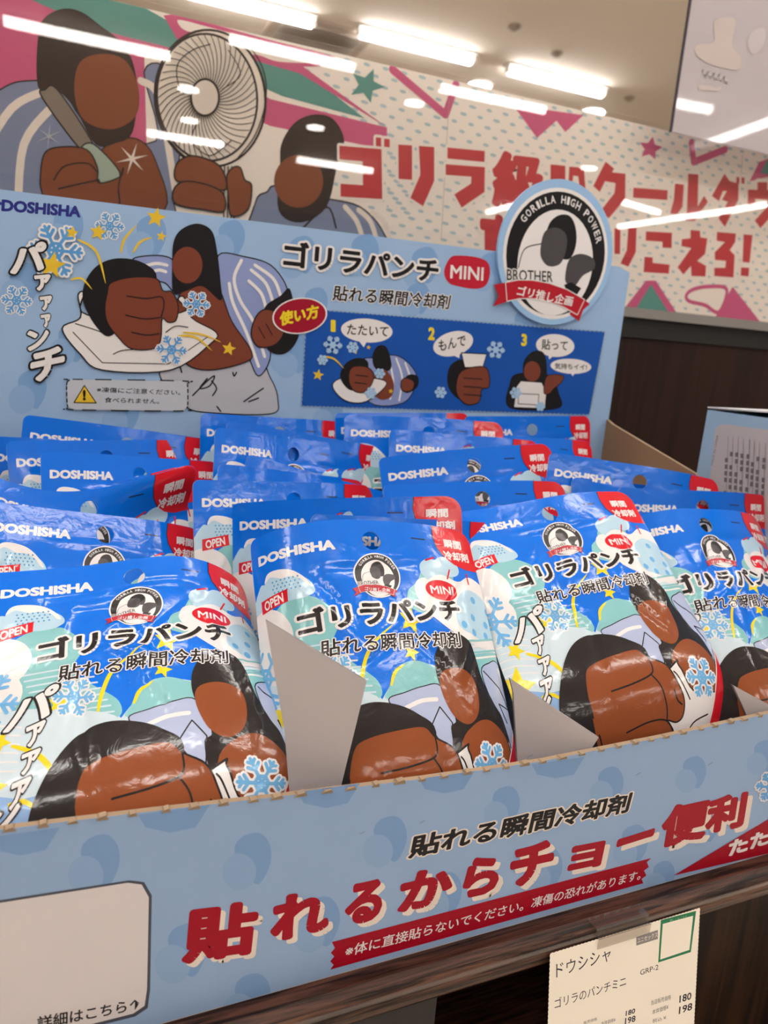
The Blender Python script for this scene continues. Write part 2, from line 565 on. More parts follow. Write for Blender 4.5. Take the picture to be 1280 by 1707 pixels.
def badge(A, toart, kind='card', ink='1b1a1c', rim=None, detail=True):
    K = lambda h: mat(h, 0.3, kind)
    old = A.pre
    A.pre = toart
    black, white, grey, red = K(ink), K('f0eef0'), K('4c4a4d'), K('b5202f')
    if rim: A.ell(0, -0.02, 1.16, 1.17, K(rim), n=48)
    if detail: A.ell(0, 0, 1.06, 1.06, white, n=44)
    A.ell(0, 0, 1.0, 1.0, black, n=44)
    A.ell(0.0, 0.14, 0.765, 0.86, white, n=40)
    s = 'GORILLA HIGH POWER'
    wd = {'I': 0.55, ' ': 0.7, 'W': 1.2, 'L': 0.85, 'E': 0.9}
    tot = sum(wd.get(c, 1.0) for c in s); a = 150.0
    for c in s:
        w = wd.get(c, 1.0)*(150.0-18.0)/tot
        if c != ' ':
            a1, a2 = math.radians(a-0.1*w), math.radians(a-0.9*w)
            p = lambda r, t: (r*math.cos(t), -r*math.sin(t))
            A.text(c, p(0.82, a1), p(0.82, a2), p(0.945, a1), white, bold=0.02, res=2)
        a -= w
    A.pre = lambda x, y: toart(*S4(x, y))
    # plain rounded tones inside the badge
    A.poly([(970, 190), (975, 130), (1005, 96), (1045, 92), (1072, 130), (1080, 190), (1060, 240), (1000, 230)], black, True, 4)
    A.poly([(955, 200), (965, 155), (1005, 138), (1042, 160), (1046, 215), (1030, 260), (990, 272), (960, 245)], grey, True, 4)
    A.poly([(1055, 300), (1062, 240), (1100, 215), (1150, 225), (1160, 260), (1120, 290), (1095, 330), (1065, 325)], grey, True, 4)
    if detail:
        A.line([(885, 290), (900, 225), (955, 200)], 3.0, black)
        A.poly([(1055, 330), (1080, 318), (1120, 335), (1100, 372), (1075, 365)], black)
        A.text('BROTHER', (850, 338), (1012, 326), (846, 300), black, bold=0.01, outs=((0.07, white),), res=2)
    A.poly([(808, 358), (850, 345), (862, 410), (812, 432), (828, 396)], red)
    A.poly([(1130, 370), (1160, 388), (1138, 412), (1128, 454), (1088, 432)], red)
    band = [(846, 346), (890, 332), (940, 327), (1000, 331), (1070, 346), (1138, 374), (1118, 432), (1060, 408), (1000, 395), (945, 391), (900, 396), (858, 410)]
    A.poly(band, red)
    if detail: A.line(band, 2.5, white, False, closed=True)
    A.text('ゴリ推し企画', (888, 386), (1092, 404), (893, 350), white, bold=0.025, res=2)
    A.pre = old

def blob_pair(A, x, y, k, m1, m2, rot=0.0):
    """pale two-tone egg shapes of the box pattern"""
    A.poly([(x-0.1*k, y-0.62*k), (x+0.35*k, y-0.72*k), (x+0.62*k, y-0.4*k), (x+0.62*k, y+0.1*k), (x+0.3*k, y+0.6*k), (x-0.1*k, y+0.2*k), (x-0.3*k, y-0.3*k)], m1, True, 5)
    A.ell(x-0.18*k, y+0.28*k, 0.44*k, 0.48*k, m2, n=24)

def fist(A, pts_dark, pts_skin, creases, dark, skin, line, lw=4):
    A.shape(pts_dark, dark, line, lw)
    A.shape(pts_skin, skin, line, lw)
    for c in creases: A.line(c, lw, line)

# ------------------------------------------------------------------ banner print
def banner_art():
    K = lambda h: mat(h, 0.5, 'print')
    A = Art(rectify(0.5), 0.00066, 3)
    cream, dash = K('fcf6ee'), K('b9d2d8')
    pink, teal, red = K('cf5f8c'), K('5f9e97'), K('c43f48')
    brown, dark, lav, white, line, pale = K('8a4f33'), K('332827'), K('8593b4'), K('f4ece2'), K('2b2322'), K('fcf6ee')
    A.fill_t([(-0.62, 0.378), (1.32, 0.378), (1.32, 0.592), (-0.62, 0.592)], cream)
    # dashes of the cool breeze pattern
    f0 = A.f; A.f = lambda x, y: (x, y)
    jr = random.Random(4)
    r = 0
    z = 0.588
    while z > 0.382:
        x = 0.19 + (0.0105 if r % 2 else 0.0)
        while x < 1.3:
            if x > 0.20 + (0.59-z)*0.3:
                w = 0.0043*jr.uniform(0.8, 1.1)
                A.ell(x, z, w, 0.0017, dash, rot=-4, n=10)
            x += 0.021
        z -= 0.0088; r += 1
    A.f = f0
    s1, s2 = sub(0, 0, 2), sub(640, 0, 2)
    # pink and teal rays
    A.pre = s1
    A.poly([(-900, -260), (140, -40), (590, 140), (900, 330), (1290, 425), (1290, 520), (860, 640), (640, 700), (-900, 700)], pink)
    A.poly([(480, 150), (700, 330), (900, 420), (1290, 500), (1290, 900), (500, 900)], pale)
    f1 = A.f; A.f = lambda x, y: (x, y)
    A.pre = None
    for q in range(60):
        zz = 0.505 - 0.0088*(q // 8); xx = 0.205 + 0.021*(q % 8) + (0.0105 if (q // 8) % 2 else 0)
        if xx < 0.34: A.ell(xx, zz, 0.0042, 0.0017, dash, rot=-4, n=10)
    A.f = f1; A.pre = s1
    A.poly([(60, -20), (330, -60), (560, 70), (860, 190), (1020, 240), (1215, 395), (940, 320), (590, 165), (330, 100)], teal)
    A.poly([(545, 52), (600, 45), (760, 125), (1010, 222), (1290, 425), (1000, 245), (860, 205), (590, 130)], pink)
    A.shape([(590, 60), (700, 85), (900, 140), (1110, 195), (1060, 215), (930, 212), (860, 190), (800, 185), (700, 130), (610, 105)], cream, pink, 12)
    # second figure replaced by plain tones: garment, rounded dome
    A.shape([(850, 680), (890, 640), (925, 620), (1080, 660), (1200, 690), (1280, 780), (1290, 900), (830, 900)], lav, line, 5)
    for q in (0, 1, 2): A.line([(1150+45*q, 690+10*q), (1190+45*q, 740), (1215+45*q, 820)], 16, white)
    A.line([(1010, 760), (1090, 690), (1120, 760)], 6, line)
    A.shape([(935, 560), (940, 480), (985, 410), (1050, 384), (1110, 400), (1145, 470), (1120, 560), (1085, 690), (1000, 740), (930, 700)], dark, line, 4)
    A.ell(995, 605, 82, 88, brown)
    # big figure replaced by plain tones: striped garment, dome, rounded chest
    A.shape([(-140, 420), (0, 300), (90, 270), (200, 290), (300, 420), (520, 470), (480, 240), (560, 235), (600, 450), (580, 680), (560, 760), (-140, 760)], lav, line, 5)
    A.line([(-60, 520), (40, 360), (160, 300)], 26, white)
    A.line([(60, 700), (80, 480), (180, 350)], 26, white)
    A.line([(470, 270), (530, 330), (585, 640)], 24, white)
    A.shape([(330, 700), (330, 520), (400, 465), (470, 470), (520, 540), (548, 700)], brown, line, 4)
    A.shape([(135, 300), (124, 230), (130, 120), (150, 62), (210, 32), (270, 42), (330, 85), (400, 140), (438, 200), (455, 300), (440, 440), (385, 475), (320, 480), (250, 360), (190, 300)], dark, line, 4)
    A.shape([(248, 310), (265, 210), (340, 180), (420, 205), (462, 300), (450, 390), (370, 432), (280, 400)], brown, None)
    # steel roller held in a hand
    tube, mint = K('8b8178'), K('a9bfb0')
    A.shape([(140, 325), (150, 300), (190, 298), (305, 470), (300, 500), (265, 495)], tube, line, 5)
    A.shape([(270, 500), (310, 480), (390, 560), (395, 600), (350, 625), (310, 570)], mint, line, 5)
    A.shape([(135, 590), (150, 510), (210, 490), (290, 500), (325, 560), (330, 610), (400, 590), (410, 560), (395, 620), (380, 720), (180, 720), (140, 640)], brown, line, 5)
    A.line([(180, 600), (215, 555), (290, 545), (325, 575)], 5, line)
    A.line([(195, 630), (260, 615), (330, 600)], 5, line)
    A.star(440, 530, 55, white, 0.3, 0.16, 6)
    A.star(163, 455, 45, K('b9c0cc'), 0.1, 0.12, 6)
    # hand fan
    A.ell(700, 328, 188, 232, line, -6, 48)
    A.ell(702, 328, 178, 224, white, -6, 48)
    A.ell(690, 325, 170, 216, line, -6, 48)
    A.ell(690, 325, 163, 208, K('f2ebe1'), -6, 48)
    for q in range(46):
        t = 2*math.pi*q/46
        p = []
        for j in range(5):
            rr = 0.26 + 0.74*j/4; tt = t + 0.75*(1-rr)
            p.append((683 + 163*rr*math.cos(tt) + 8*rr, 327 + 208*rr*math.sin(tt)))
        A.line(p, 2.6, line, True, n=2)
    A.line([(700, 150), (640, 170), (590, 220), (600, 300), (640, 320)], 3, line)
    A.line([(760, 170), (800, 250), (740, 300)], 3, line)
    A.line([(770, 470), (700, 520), (640, 470), (660, 400)], 3, line)
    A.ell(682, 327, 50, 64, line, 0, 32)
    A.ell(682, 327, 43, 57, K('e6ded5'), 0, 32)
    A.line([(800, 120), (870, 220), (885, 330), (850, 450), (790, 530)], 4, line)
    A.poly([(748, 555), (782, 560), (780, 760), (744, 760)], K('e0d8ce'))
    for x in (748, 760, 772, 782): A.line([(x, 555), (x-3, 760)], 4, line, False)
    A.shape([(585, 600), (590, 545), (640, 520), (720, 545), (750, 590), (745, 635), (640, 610)], brown, line, 5)
    A.shape([(585, 680), (580, 630), (620, 605), (700, 620), (745, 650), (745, 705), (680, 700)], brown, line, 5)
    A.shape([(755, 590), (775, 560), (800, 560), (815, 600), (838, 620), (825, 700), (770, 720), (760, 650)], brown, line, 5)
    # right-hand pink marks
    A.pre = s2
    A.line([(28, 232), (205, 382), (240, 280)], 24, pink, False)
    A.poly([(430, 350), (665, 384), (604, 440), (575, 402), (510, 460)], pink)
    A.star(888, 495, 40, pink, 0.2, 0.5)
    A.line([(1025, 475), (1032, 540), (1138, 498)], 18, pink, False)
    A.poly([(1218, 605), (1250, 540), (1330, 510), (1400, 640), (1280, 590)], pink)
    A.poly([(1255, 575), (1275, 535), (1400, 520), (1400, 620)], teal)
    A.star(-58, 285, 60, teal, 0.4, 0.45)
    A.line([(217, 330), (190, 800)], 1.5, K('b8aa9c'), False)
    A.line([(1196, 515), (1186, 620)], 1.5, K('b8aa9c'), False)
    s3 = sub(860, 220, 3.048)
    A.pre = s3
    A.poly([(520, 935), (660, 755), (710, 755), (830, 940)], pink)
    A.poly([(585, 935), (685, 775), (790, 940)], teal)
    A.shape([(1030, 915), (960, 880), (880, 860), (865, 830), (900, 800), (980, 785), (1070, 800)], cream, pink, 14)
    A.poly([(1000, 960), (1100, 785), (1260, 990)], pink)
    # big red words, each letter in a cream halo
    words = []
    def letter(polys): words.append((A.pre, polys))
    s4 = sub(540, 180, 3.368)
    A.pre = s4
    for p in ([[(85, 212), (322, 232), (326, 512), (92, 498), (92, 425), (218, 434), (216, 300), (86, 288)], [(290, 165), (320, 168), (320, 218), (290, 214)], [(336, 172), (368, 176), (368, 222), (336, 218)]],
              [[(416, 205), (494, 210), (494, 404), (418, 398)], [(532, 213), (618, 220), (618, 410), (555, 552), (484, 505), (540, 375)]],
              [[(692, 222), (902, 242), (900, 304), (692, 284)], [(682, 316), (902, 332), (900, 472), (772, 560), (730, 486), (824, 425), (826, 386), (682, 376)]]):
        letter(p)
    A.pre = s3
    for p in ([[(175, 165), (215, 168), (215, 340), (175, 330)], [(205, 168), (250, 172), (250, 330), (222, 330)], [(270, 176), (345, 182), (355, 330), (330, 345), (315, 225), (290, 222), (280, 330), (262, 330)]],
              [[(455, 150), (498, 186), (488, 205), (556, 212), (554, 340), (470, 440), (430, 400), (500, 310), (505, 260), (452, 250), (425, 305), (392, 275)]],
              [[(596, 283), (770, 296), (768, 346), (594, 334)]],
              [[(808, 262), (852, 268), (845, 380), (818, 418), (782, 415), (800, 350)], [(874, 212), (926, 216), (922, 380), (955, 325), (974, 355), (905, 452), (856, 450), (868, 400)]],
              [[(1058, 212), (1085, 250), (1130, 262), (1128, 345), (1060, 482), (1028, 440), (1075, 355), (1045, 345), (1070, 300), (1050, 300), (1030, 352), (994, 325)], [(1118, 228), (1134, 230), (1134, 262), (1118, 260)], [(1144, 230), (1160, 232), (1160, 264), (1144, 262)]],
              [[(1178, 292), (1225, 294), (1225, 255), (1275, 255), (1275, 295), (1330, 300), (1320, 400), (1240, 490), (1212, 450), (1270, 385), (1278, 345), (1215, 340), (1212, 390), (1175, 385)]],
              [[(500, 490), (530, 490), (528, 620), (500, 620)], [(570, 486), (612, 488), (608, 610), (570, 685), (530, 668), (562, 600)]],
              [[(660, 505), (792, 512), (790, 590), (744, 588), (744, 558), (658, 552)], [(652, 634), (694, 638), (694, 665), (780, 674), (776, 720), (648, 712)]],
              [[(886, 498), (934, 502), (936, 535), (972, 540), (960, 620), (920, 655), (965, 680), (962, 735), (890, 732), (888, 680), (850, 725), (820, 688), (890, 590), (840, 580), (842, 545), (886, 540)]],
              [[(1020, 508), (1116, 516), (1112, 560), (1085, 600), (1110, 625), (1104, 740), (1006, 732), (1006, 690), (1062, 690), (1066, 655), (1010, 650), (1008, 612), (1060, 560), (1018, 552)]],
              [[(1155, 520), (1200, 524), (1186, 665), (1150, 660)], [(1142, 688), (1184, 690), (1180, 735), (1140, 730)]]):
        letter(p)
    for step in (0, 1):
        for pre, polys in words:
            A.pre = pre
            for p in polys:
                if step: A.poly(p, red)
                else: A.line(p, 26, cream, False, closed=True)
    A.pre = s4
    A.text('級', (940, 560), (1230, 585), (946, 232), red, bold=0.055, outs=((0.06, cream),))
    A.text('真', (870, 960), (1090, 975), (866, 585), red, bold=0.06, outs=((0.06, cream),))
    return A

# ------------------------------------------------------------------ header card print
def header_art():
    K = lambda h: mat(h, 0.35, 'card')
    A = Art(rectify(0.315), 0.000455, 5)
    base, b1, b2 = K('9cbde4'), K('7fa8da'), K('8fb4e0')
    white, black, navy = K('efedee'), K('1f1d20'), K('2e3387')
    yel, sky, red, dred = K('e6c238'), K('5c9fdc'), K('bd2138'), K('9e1630')
    lav, skin, grey, blue = K('8d9dd0'), K('7c4131'), K('b9bcc8'), K('1b55b0')
    A.fill_t([(-0.078, 0.02), (0.492, 0.02), (0.492, 0.3945), (0.4790, 0.3990), (-0.078, 0.3942)], base)
    for x, y, k in ((105, 383, 52), (243, 396, 52), (378, 400, 46), (32, 476, 52), (112, 574, 50), (479, 586, 48), (45, 652, 50), (495, 428, 48), (600, 425, 48), (700, 445, 46), (812, 452, 44), (485, 596, 44), (545, 690, 40), (520, 508, 40), (870, 545, 42), (690, 500, 40), (200, 690, 50)):
        blob_pair(A, x, y, k, b1, b2)
    # logo word
    A.text('DOSHISHA', (2, 352), (134, 363), (3, 332), navy, bold=0.05)
    A.line([(-8, 338), (0, 339)], 6, navy, False)
    c3 = lambda x, y: (x*0.40625, 310+y*0.40625)
    A.pre = c3
    # trousers and shirt, plain dome
    A.shape([(690, 735), (1030, 705), (1110, 790), (1140, 880), (1110, 935), (860, 930), (760, 905), (670, 810)], grey, black, 5)
    for l in ([(790, 860), (850, 800), (880, 780), (860, 820), (820, 830), (850, 790)], [(868, 800), (888, 830), (872, 860)], [(1000, 885), (1050, 850), (1080, 830)], [(1020, 885), (1060, 870)], [(740, 745), (745, 765)], [(955, 765), (960, 780), (970, 765)], [(890, 905), (905, 925)]):
        A.line(l, 6, black)
    A.shape([(545, 300), (640, 285), (705, 300), (730, 350), (715, 430), (680, 400), (640, 385), (600, 350)], lav, black, 5)
    A.line([(590, 330), (640, 318), (685, 325)], 13, white); A.line([(610, 358), (650, 345), (680, 352)], 13, white)
    A.shape([(895, 285), (1000, 290), (1110, 325), (1175, 415), (1160, 480), (1090, 530), (1060, 560), (1110, 690), (1060, 780), (1010, 680), (945, 560), (905, 430)], lav, black, 5)
    for l in ([(990, 305), (960, 380), (985, 470), (1040, 560), (1085, 700)], [(1030, 345), (1090, 400), (1120, 480)], [(1045, 325), (1120, 380), (1150, 450)], [(940, 400), (955, 480), (1010, 600), (1060, 740)], [(1020, 390), (1070, 440), (1090, 500)]):
        A.line(l, 13, white)
    A.shape([(735, 450), (760, 415), (830, 400), (900, 430), (950, 555), (1032, 680), (1000, 725), (850, 755), (750, 715), (700, 560)], skin, black, 5)
    A.shape([(712, 440), (706, 330), (712, 230), (745, 178), (810, 155), (868, 185), (890, 270), (905, 400), (905, 470), (830, 412), (765, 430)], black, None)
    A.ell(768, 325, 62, 75, skin)
    A.shape([(1080, 510), (1150, 450), (1185, 420), (1205, 480), (1230, 560), (1215, 640), (1160, 690), (1090, 660)], black, None)
    A.shape([(1045, 545), (1080, 508), (1130, 520), (1165, 590), (1130, 650), (1060, 660), (1030, 610)], skin, black, 5)
    A.line([(1060, 580), (1085, 625)], 4, black); A.line([(1090, 565), (1115, 610)], 4, black)
    # cold pack under the fist
    A.shape([(255, 585), (330, 540), (320, 450), (345, 440), (360, 530), (740, 520), (730, 465), (755, 458), (785, 540), (885, 600), (865, 645), (700, 755), (420, 755), (330, 690)], white, black, 6, True)
    A.line([(300, 600), (420, 725), (690, 730), (850, 620)], 4, black, False)
    A.line([(310, 565), (390, 590), (450, 615)], 4, black)
    fist(A, [(345, 480), (350, 400), (400, 330), (480, 300), (580, 315), (640, 375), (560, 480), (460, 610), (400, 580)],
         [(440, 440), (455, 398), (540, 375), (640, 380), (668, 430), (705, 435), (730, 490), (722, 550), (690, 560), (665, 545), (660, 620), (638, 665), (540, 668), (480, 615), (440, 560), (430, 500)],
         [[(520, 452), (600, 462), (660, 455), (672, 490), (660, 540)], [(515, 530), (590, 545), (655, 540)], [(540, 600), (600, 612), (652, 606)]], black, skin, black, 5)
    A.line([(465, 690), (500, 675), (560, 670)], 4, black); A.line([(680, 600), (720, 575), (770, 580)], 4, black)
    A.line([(495, 275), (510, 220), (560, 160)], 10, yel, True, True); A.line([(545, 275), (575, 230), (625, 210)], 10, yel, True, True)
    A.line([(290, 385), (335, 380), (378, 425)], 9, yel, True, True); A.line([(318, 220), (395, 270), (433, 400)], 11, yel, True, True)
    A.line([(725, 615), (800, 620), (868, 675)], 10, yel, True, True); A.line([(750, 600), (830, 610), (905, 640)], 8, yel, True, True)
    for x, y, r in ((228, 265, 108), (450, 165, 56), (68, 470, 60), (805, 485, 52), (703, 672, 60)): A.flake(x, y, r, sky, white, r*0.12)
    for x, y, r in ((295, 192, 28), (402, 190, 36), (640, 130, 42), (662, 207, 22), (215, 325, 56), (938, 668, 30)): A.star(x, y, r, yel, 0.2)
    # shouted word running down the left
    for c, a in (('パ', ((42, 365), (188, 345), (45, 245))), ('ァ', ((148, 432), (215, 425), (140, 368))), ('ァ', ((172, 512), (222, 505), (162, 455))), ('ァ', ((180, 582), (220, 575), (165, 530))), ('ン', ((115, 680), (205, 655), (108, 598))), ('チ', ((125, 810), (265, 780), (125, 680)))):
        A.text(c, a[0], a[1], a[2], white, bold=0.05, outs=((0.06, black),))
    # caution box
    rr = [(285, 797), (300, 793), (750, 800), (768, 815), (768, 905), (750, 922), (300, 917), (278, 905), (274, 815)]
    A.poly(rr, K('c3cad6'))
    P = catmull(rr, True, 8)
    for i in range(0, len(P)-1, 2): A.line([P[i], P[i+1]], 5, black, False)
    A.shape([(346, 818), (395, 890), (304, 888)], yel, black, 4, False)
    A.text('!', (340, 880), (352, 880), (340, 836), black, bold=0.05)
    A.text('※凍傷にご注意ください。', (396, 846), (738, 858), (398, 824), black, bold=0.01)
    A.text('食べられません。', (428, 888), (652, 894), (430, 866), black, bold=0.01)
    c4 = sub(420, 310, 2)
    A.pre = c4
    A.text('ゴリラパンチ', (102, 268), (616, 322), (108, 180), black, bold=0.035, outs=((0.085, white),))
    A.text('貼れる瞬間冷却剤', (266, 382), (655, 412), (274, 330), black, bold=0.02, outs=((0.05, white),))
    A.shape([(660, 240), (690, 232), (750, 238), (785, 255), (793, 290), (780, 330), (745, 343), (690, 335), (655, 322), (640, 285)], red, None)
    A.text('MINI', (660, 308), (770, 316), (662, 263), white, bold=0.02)
    # how-to panel
    q = [(182, 410), (1176, 486), (1124, 764), (164, 734)]
    A.poly(q, blue)
    for a, b in ((0, 1), (1, 2), (2, 3), (3, 0)):
        n = 70 if a % 2 == 0 else 22
        for i in range(n):
            t = (i+0.25)/n; t2 = (i+0.75)/n
            p = [(q[a][0]+(q[b][0]-q[a][0])*w, q[a][1]+(q[b][1]-q[a][1])*w) for w in (t, t2)]
            A.line(p, 4, base, False)
    A.ell(158, 433, 92, 60, white, -8); A.ell(158, 433, 87, 56, dred, -8)
    A.text('使い方', (92, 468), (222, 440), (90, 420), K('ecd62c'), bold=0.045)
    for d, bl, br, tl in (('1', (262, 486), (278, 487), (262, 446)), ('2', (586, 513), (608, 515), (588, 470)), ('3', (896, 533), (915, 535), (898, 492))):
        A.text(d, bl, br, tl, K('ecd62c'), bold=0.05)
    for x, y, rx, ry, rot, tail, tx, bl, br, tl in (
        (382, 482, 86, 40, 4, [(350, 510), (372, 538), (385, 512)], 'たたいて', (315, 495), (452, 502), (318, 460)),
        (670, 526, 68, 40, -16, [(660, 560), (690, 574), (694, 545)], 'もんで', (622, 552), (712, 532), (620, 515)),
        (1010, 532, 64, 38, 4, [(985, 556), (990, 578), (1008, 562)], '貼って', (964, 545), (1050, 550), (966, 510)),
        (1062, 601, 68, 25, 3, [(1058, 620), (1068, 634), (1080, 618)], '気持ちイイ!', (1008, 610), (1115, 614), (1008, 590))):
        A.ell(x, y, rx, ry, white, rot); A.poly(tail, white)
        A.text(tx, bl, br, tl, black, bold=0.015)
    # step pictures: fist on pack, hand kneading a pack, plain dome with apron
    A.shape([(365, 590), (410, 572), (480, 565), (530, 600), (548, 650), (505, 722), (390, 720)], lav, black, 3)
    for l in ([(480, 575), (500, 640), (490, 715)], [(510, 590), (532, 650)], [(455, 575), (470, 650), (460, 710)]): A.line(l, 6, white)
    A.shape([(405, 600), (402, 560), (420, 533), (445, 535), (460, 570), (462, 610), (430, 620)], black, None)
    A.shape([(405, 640), (440, 612), (470, 650), (465, 700), (430, 712), (405, 690)], skin, None)
    A.shape([(495, 665), (520, 630), (552, 635), (550, 670), (515, 690)], black, None)
    A.shape([(497, 650), (515, 640), (540, 655), (530, 682), (500, 682)], skin, black, 3)
    A.shape([(268, 668), (300, 640), (400, 640), (448, 660), (380, 718), (310, 715)], white, black, 3)
    fist(A, [(295, 640), (310, 595), (350, 575), (385, 590), (370, 650), (330, 680)], [(325, 615), (345, 600), (385, 605), (405, 630), (395, 665), (370, 688), (338, 682), (322, 650)], [[(345, 630), (385, 635)], [(342, 655), (380, 660)]], black, skin, black, 3)
    A.line([(225, 568), (270, 575), (305, 608)], 6, yel, True, True)
    A.line([(345, 560), (350, 535), (345, 530)], 5, yel, True, True)
    A.shape([(650, 650), (660, 600), (700, 580), (720, 640), (700, 710), (665, 690)], black, None)
    A.shape([(697, 556), (782, 560), (768, 605), (708, 605)], white, black, 3, False)
    A.shape([(680, 660), (700, 615), (770, 602), (790, 630), (788, 670), (765, 678), (755, 720), (715, 728), (685, 700)], skin, black, 3)
    for y in (640, 668, 695): A.line([(705, y), (765, y+4)], 3, black)
    A.shape([(858, 740), (858, 660), (885, 625), (990, 630), (1022, 690), (1020, 742)], black, None)
    A.shape([(905, 640), (905, 585), (935, 552), (970, 555), (982, 600), (975, 650), (930, 660)], black, None)
    A.ell(933, 618, 28, 34, skin)
    A.shape([(872, 738), (880, 670), (895, 650), (965, 655), (980, 690), (975, 742)], white, black, 2, False)
    A.shape([(888, 692), (955, 695), (952, 730), (886, 726)], white, black, 2, False)
    A.shape([(972, 690), (975, 650), (990, 630), (1035, 632), (1030, 655), (1005, 675), (990, 692)], skin, black, 2)
    for x, y, r in ((268, 530, 30), (335, 538, 18), (234, 580, 16), (425, 625, 16), (395, 690, 18), (812, 546, 28), (628, 688, 18), (878, 690, 18), (960, 735, 14)): A.flake(x, y, r, K('a9cdee'), None, 5)
    for x, y, r in ((220, 630, 20), (388, 538, 8), (462, 684, 9)): A.star(x, y, r, yel, 0.2)
    return A

# ------------------------------------------------------------------ print on the low front of the box
def tray_art():
    K = lambda h: mat(h, 0.38, 'card')
    A = Art(rectify(0.0), 0.00027, 7)
    base, b1, b2 = K('92afd4'), K('7b9fcd'), K('8aaad2')
    red, cream, black, white, sky = K('9e0522'), K('e8dcd2'), K('1f1d20'), K('e6e2e4'), K('5c9fdc')
    top = [(-0.078, 0.116), (-0.035, 0.1158), (0.02, 0.1125), (0.081, 0.1084), (0.15, 0.1045), (0.2178, 0.1022), (0.30, 0.1036), (0.3837, 0.1067), (0.4925, 0.1085)]
    A.fill_t([(-0.078, 0.0005), (0.4925, 0.0005)] + top[::-1], base)
    A.top = top
    for x, y, k in ((155, 1440, 80), (410, 1435, 76), (640, 1402, 68), (300, 1588, 80), (525, 1540, 74), (410, 1668, 74), (835, 1345, 56), (1010, 1310, 52), (1150, 1290, 48), (1268, 1262, 46), (735, 1492, 62), (905, 1450, 58), (1050, 1408, 54), (1170, 1378, 50), (1100, 1462, 44)):
        blob_pair(A, x, y, k*0.85, b1, b2)
    for x, y, k in ((40, 1402, 60), (290, 1364, 60), (548, 1326, 52), (745, 1304, 46), (930, 1280, 44)):
        A.poly([(x-k, y-6), (x+k, y-6-k*0.28), (x+0.6*k, y+0.25*k), (x-0.1*k, y+0.4*k), (x-0.8*k, y+0.25*k)], b1)
    # blank code label with the small line of words under it
    A.poly([(-52, 1518), (-38, 1506), (215, 1467), (240, 1470), (253, 1492), (250, 1650), (246, 1680), (225, 1694), (-28, 1757), (-46, 1748), (-53, 1730)], K('4a4f5c'))
    A.poly([(-47, 1521), (-35, 1510), (213, 1471), (236, 1474), (248, 1495), (245, 1648), (241, 1676), (222, 1689), (-27, 1752), (-41, 1744), (-48, 1728)], K('dcd6d8'))
    A.text('詳細はこちら↑', (62, 1716), (232, 1683), (62, 1694), black, bold=0.02)
    # the small line and the big red line
    B = sub(640, 1290, 2); a2 = sub(280, 1290, 2.56)
    A.pre = B
    A.text('貼れる瞬間冷却剤', (78, 284), (812, 128), (94, 206), black, bold=0.035, outs=((0.06, cream),))
    big = [(a2, '貼', (55, 815), (368, 768), (76, 572)), (a2, 'れ', (432, 722), (682, 672), (445, 525)), (a2, 'る', (745, 655), (905, 622), (768, 470)), (a2, 'か', (972, 596), (1200, 548), (1000, 425)),
           (B, 'ら', (255, 418), (375, 396), (275, 284)), (B, 'チ', (415, 384), (560, 350), (424, 244)), (B, 'ョ', (608, 330), (722, 306), (626, 242)), (B, 'ー', (772, 246), (898, 206), (778, 218)), (B, '便', (912, 252), (1068, 214), (935, 110)), (B, '利', (1064, 204), (1196, 176), (1082, 80))]
    for pre, c, bl, br, tl in big:
        A.pre = pre
        k = 2.56 if pre is a2 else 2.0
        A.text(c, bl, br, tl, red, bold=0.055 if c != 'ー' else 0.05, shift=(cream, 8*k, 6*k))
    A.pre = None
    # warning ribbon with torn ends
    z = [(553, 1570), (1085, 1430), (1078, 1437), (1081, 1445), (1073, 1451), (1077, 1459), (1069, 1465), (1072, 1472), (550, 1616), (556, 1608), (550, 1602), (557, 1594), (551, 1588), (558, 1580)]
    A.poly(z, red)
    A.text('※体に直接貼らないでください。凍傷の恐れがあります。', (574, 1596), (1066, 1466), (577, 1576), white, bold=0.012)
    A.poly([(1122, 1459), (1285, 1362), (1440, 1270), (1440, 1385), (1285, 1421)], red)
    A.text('たたいて', (1213, 1428), (1345, 1385), (1215, 1402), white, bold=0.05)
    A.flake(1284, 1312, 24, sky, white, 3)
    for x, y in ((700, 1372), (835, 1272), (880, 1262), (600, 1390), (1180, 1275), (1060, 1292)):
        A.line([(x, y), (x+7, y-4)], 1.6, K('7d93ab'), False)
    return A
# ------------------------------------------------------------------ banner over the shelf
bn = tag(empty('promotion_banner', (0.35, 0.5, 0.378)), 'long printed banner with big red words and a hand fan, over the shelf back', 'banner')
BA = banner_art()
BA.items = [(([clip(p, lambda q: q[0], -0.619, 1)[1] if min(q[0] for q in p) < -0.619 else p for p in it[0]]), *it[1:]) for it in BA.items]
BA.panel('printed_sheet', 0.5, 0.00004, bn, offset=(0.35, 0.5, 0.378), zmin=0.3782, xmax=1.319, zmax=0.5918)
MB().box(-0.62, 1.32, 0.5001, 0.504, 0.378, 0.592).build('backing_board', [mat('d8d0c6', 0.7, 'card')], bn, offset=(0.35, 0.5, 0.378))
MB().box(-0.62, 1.32, 0.4925, 0.4945, 0.372, 0.5955).build('clear_cover', [clear_sheet('clear_cover_sheet', 'fefdfc', 0.0, 1.5, 0.0, 'ffffff', 0.06)], bn, offset=(0.35, 0.5, 0.378))
MB().box(-0.62, 1.32, 0.488, 0.506, 0.3665, 0.3785).build('base_channel', [mat('8f8b88', 0.12, 'plastic')], bn, offset=(0.35, 0.5, 0.378))

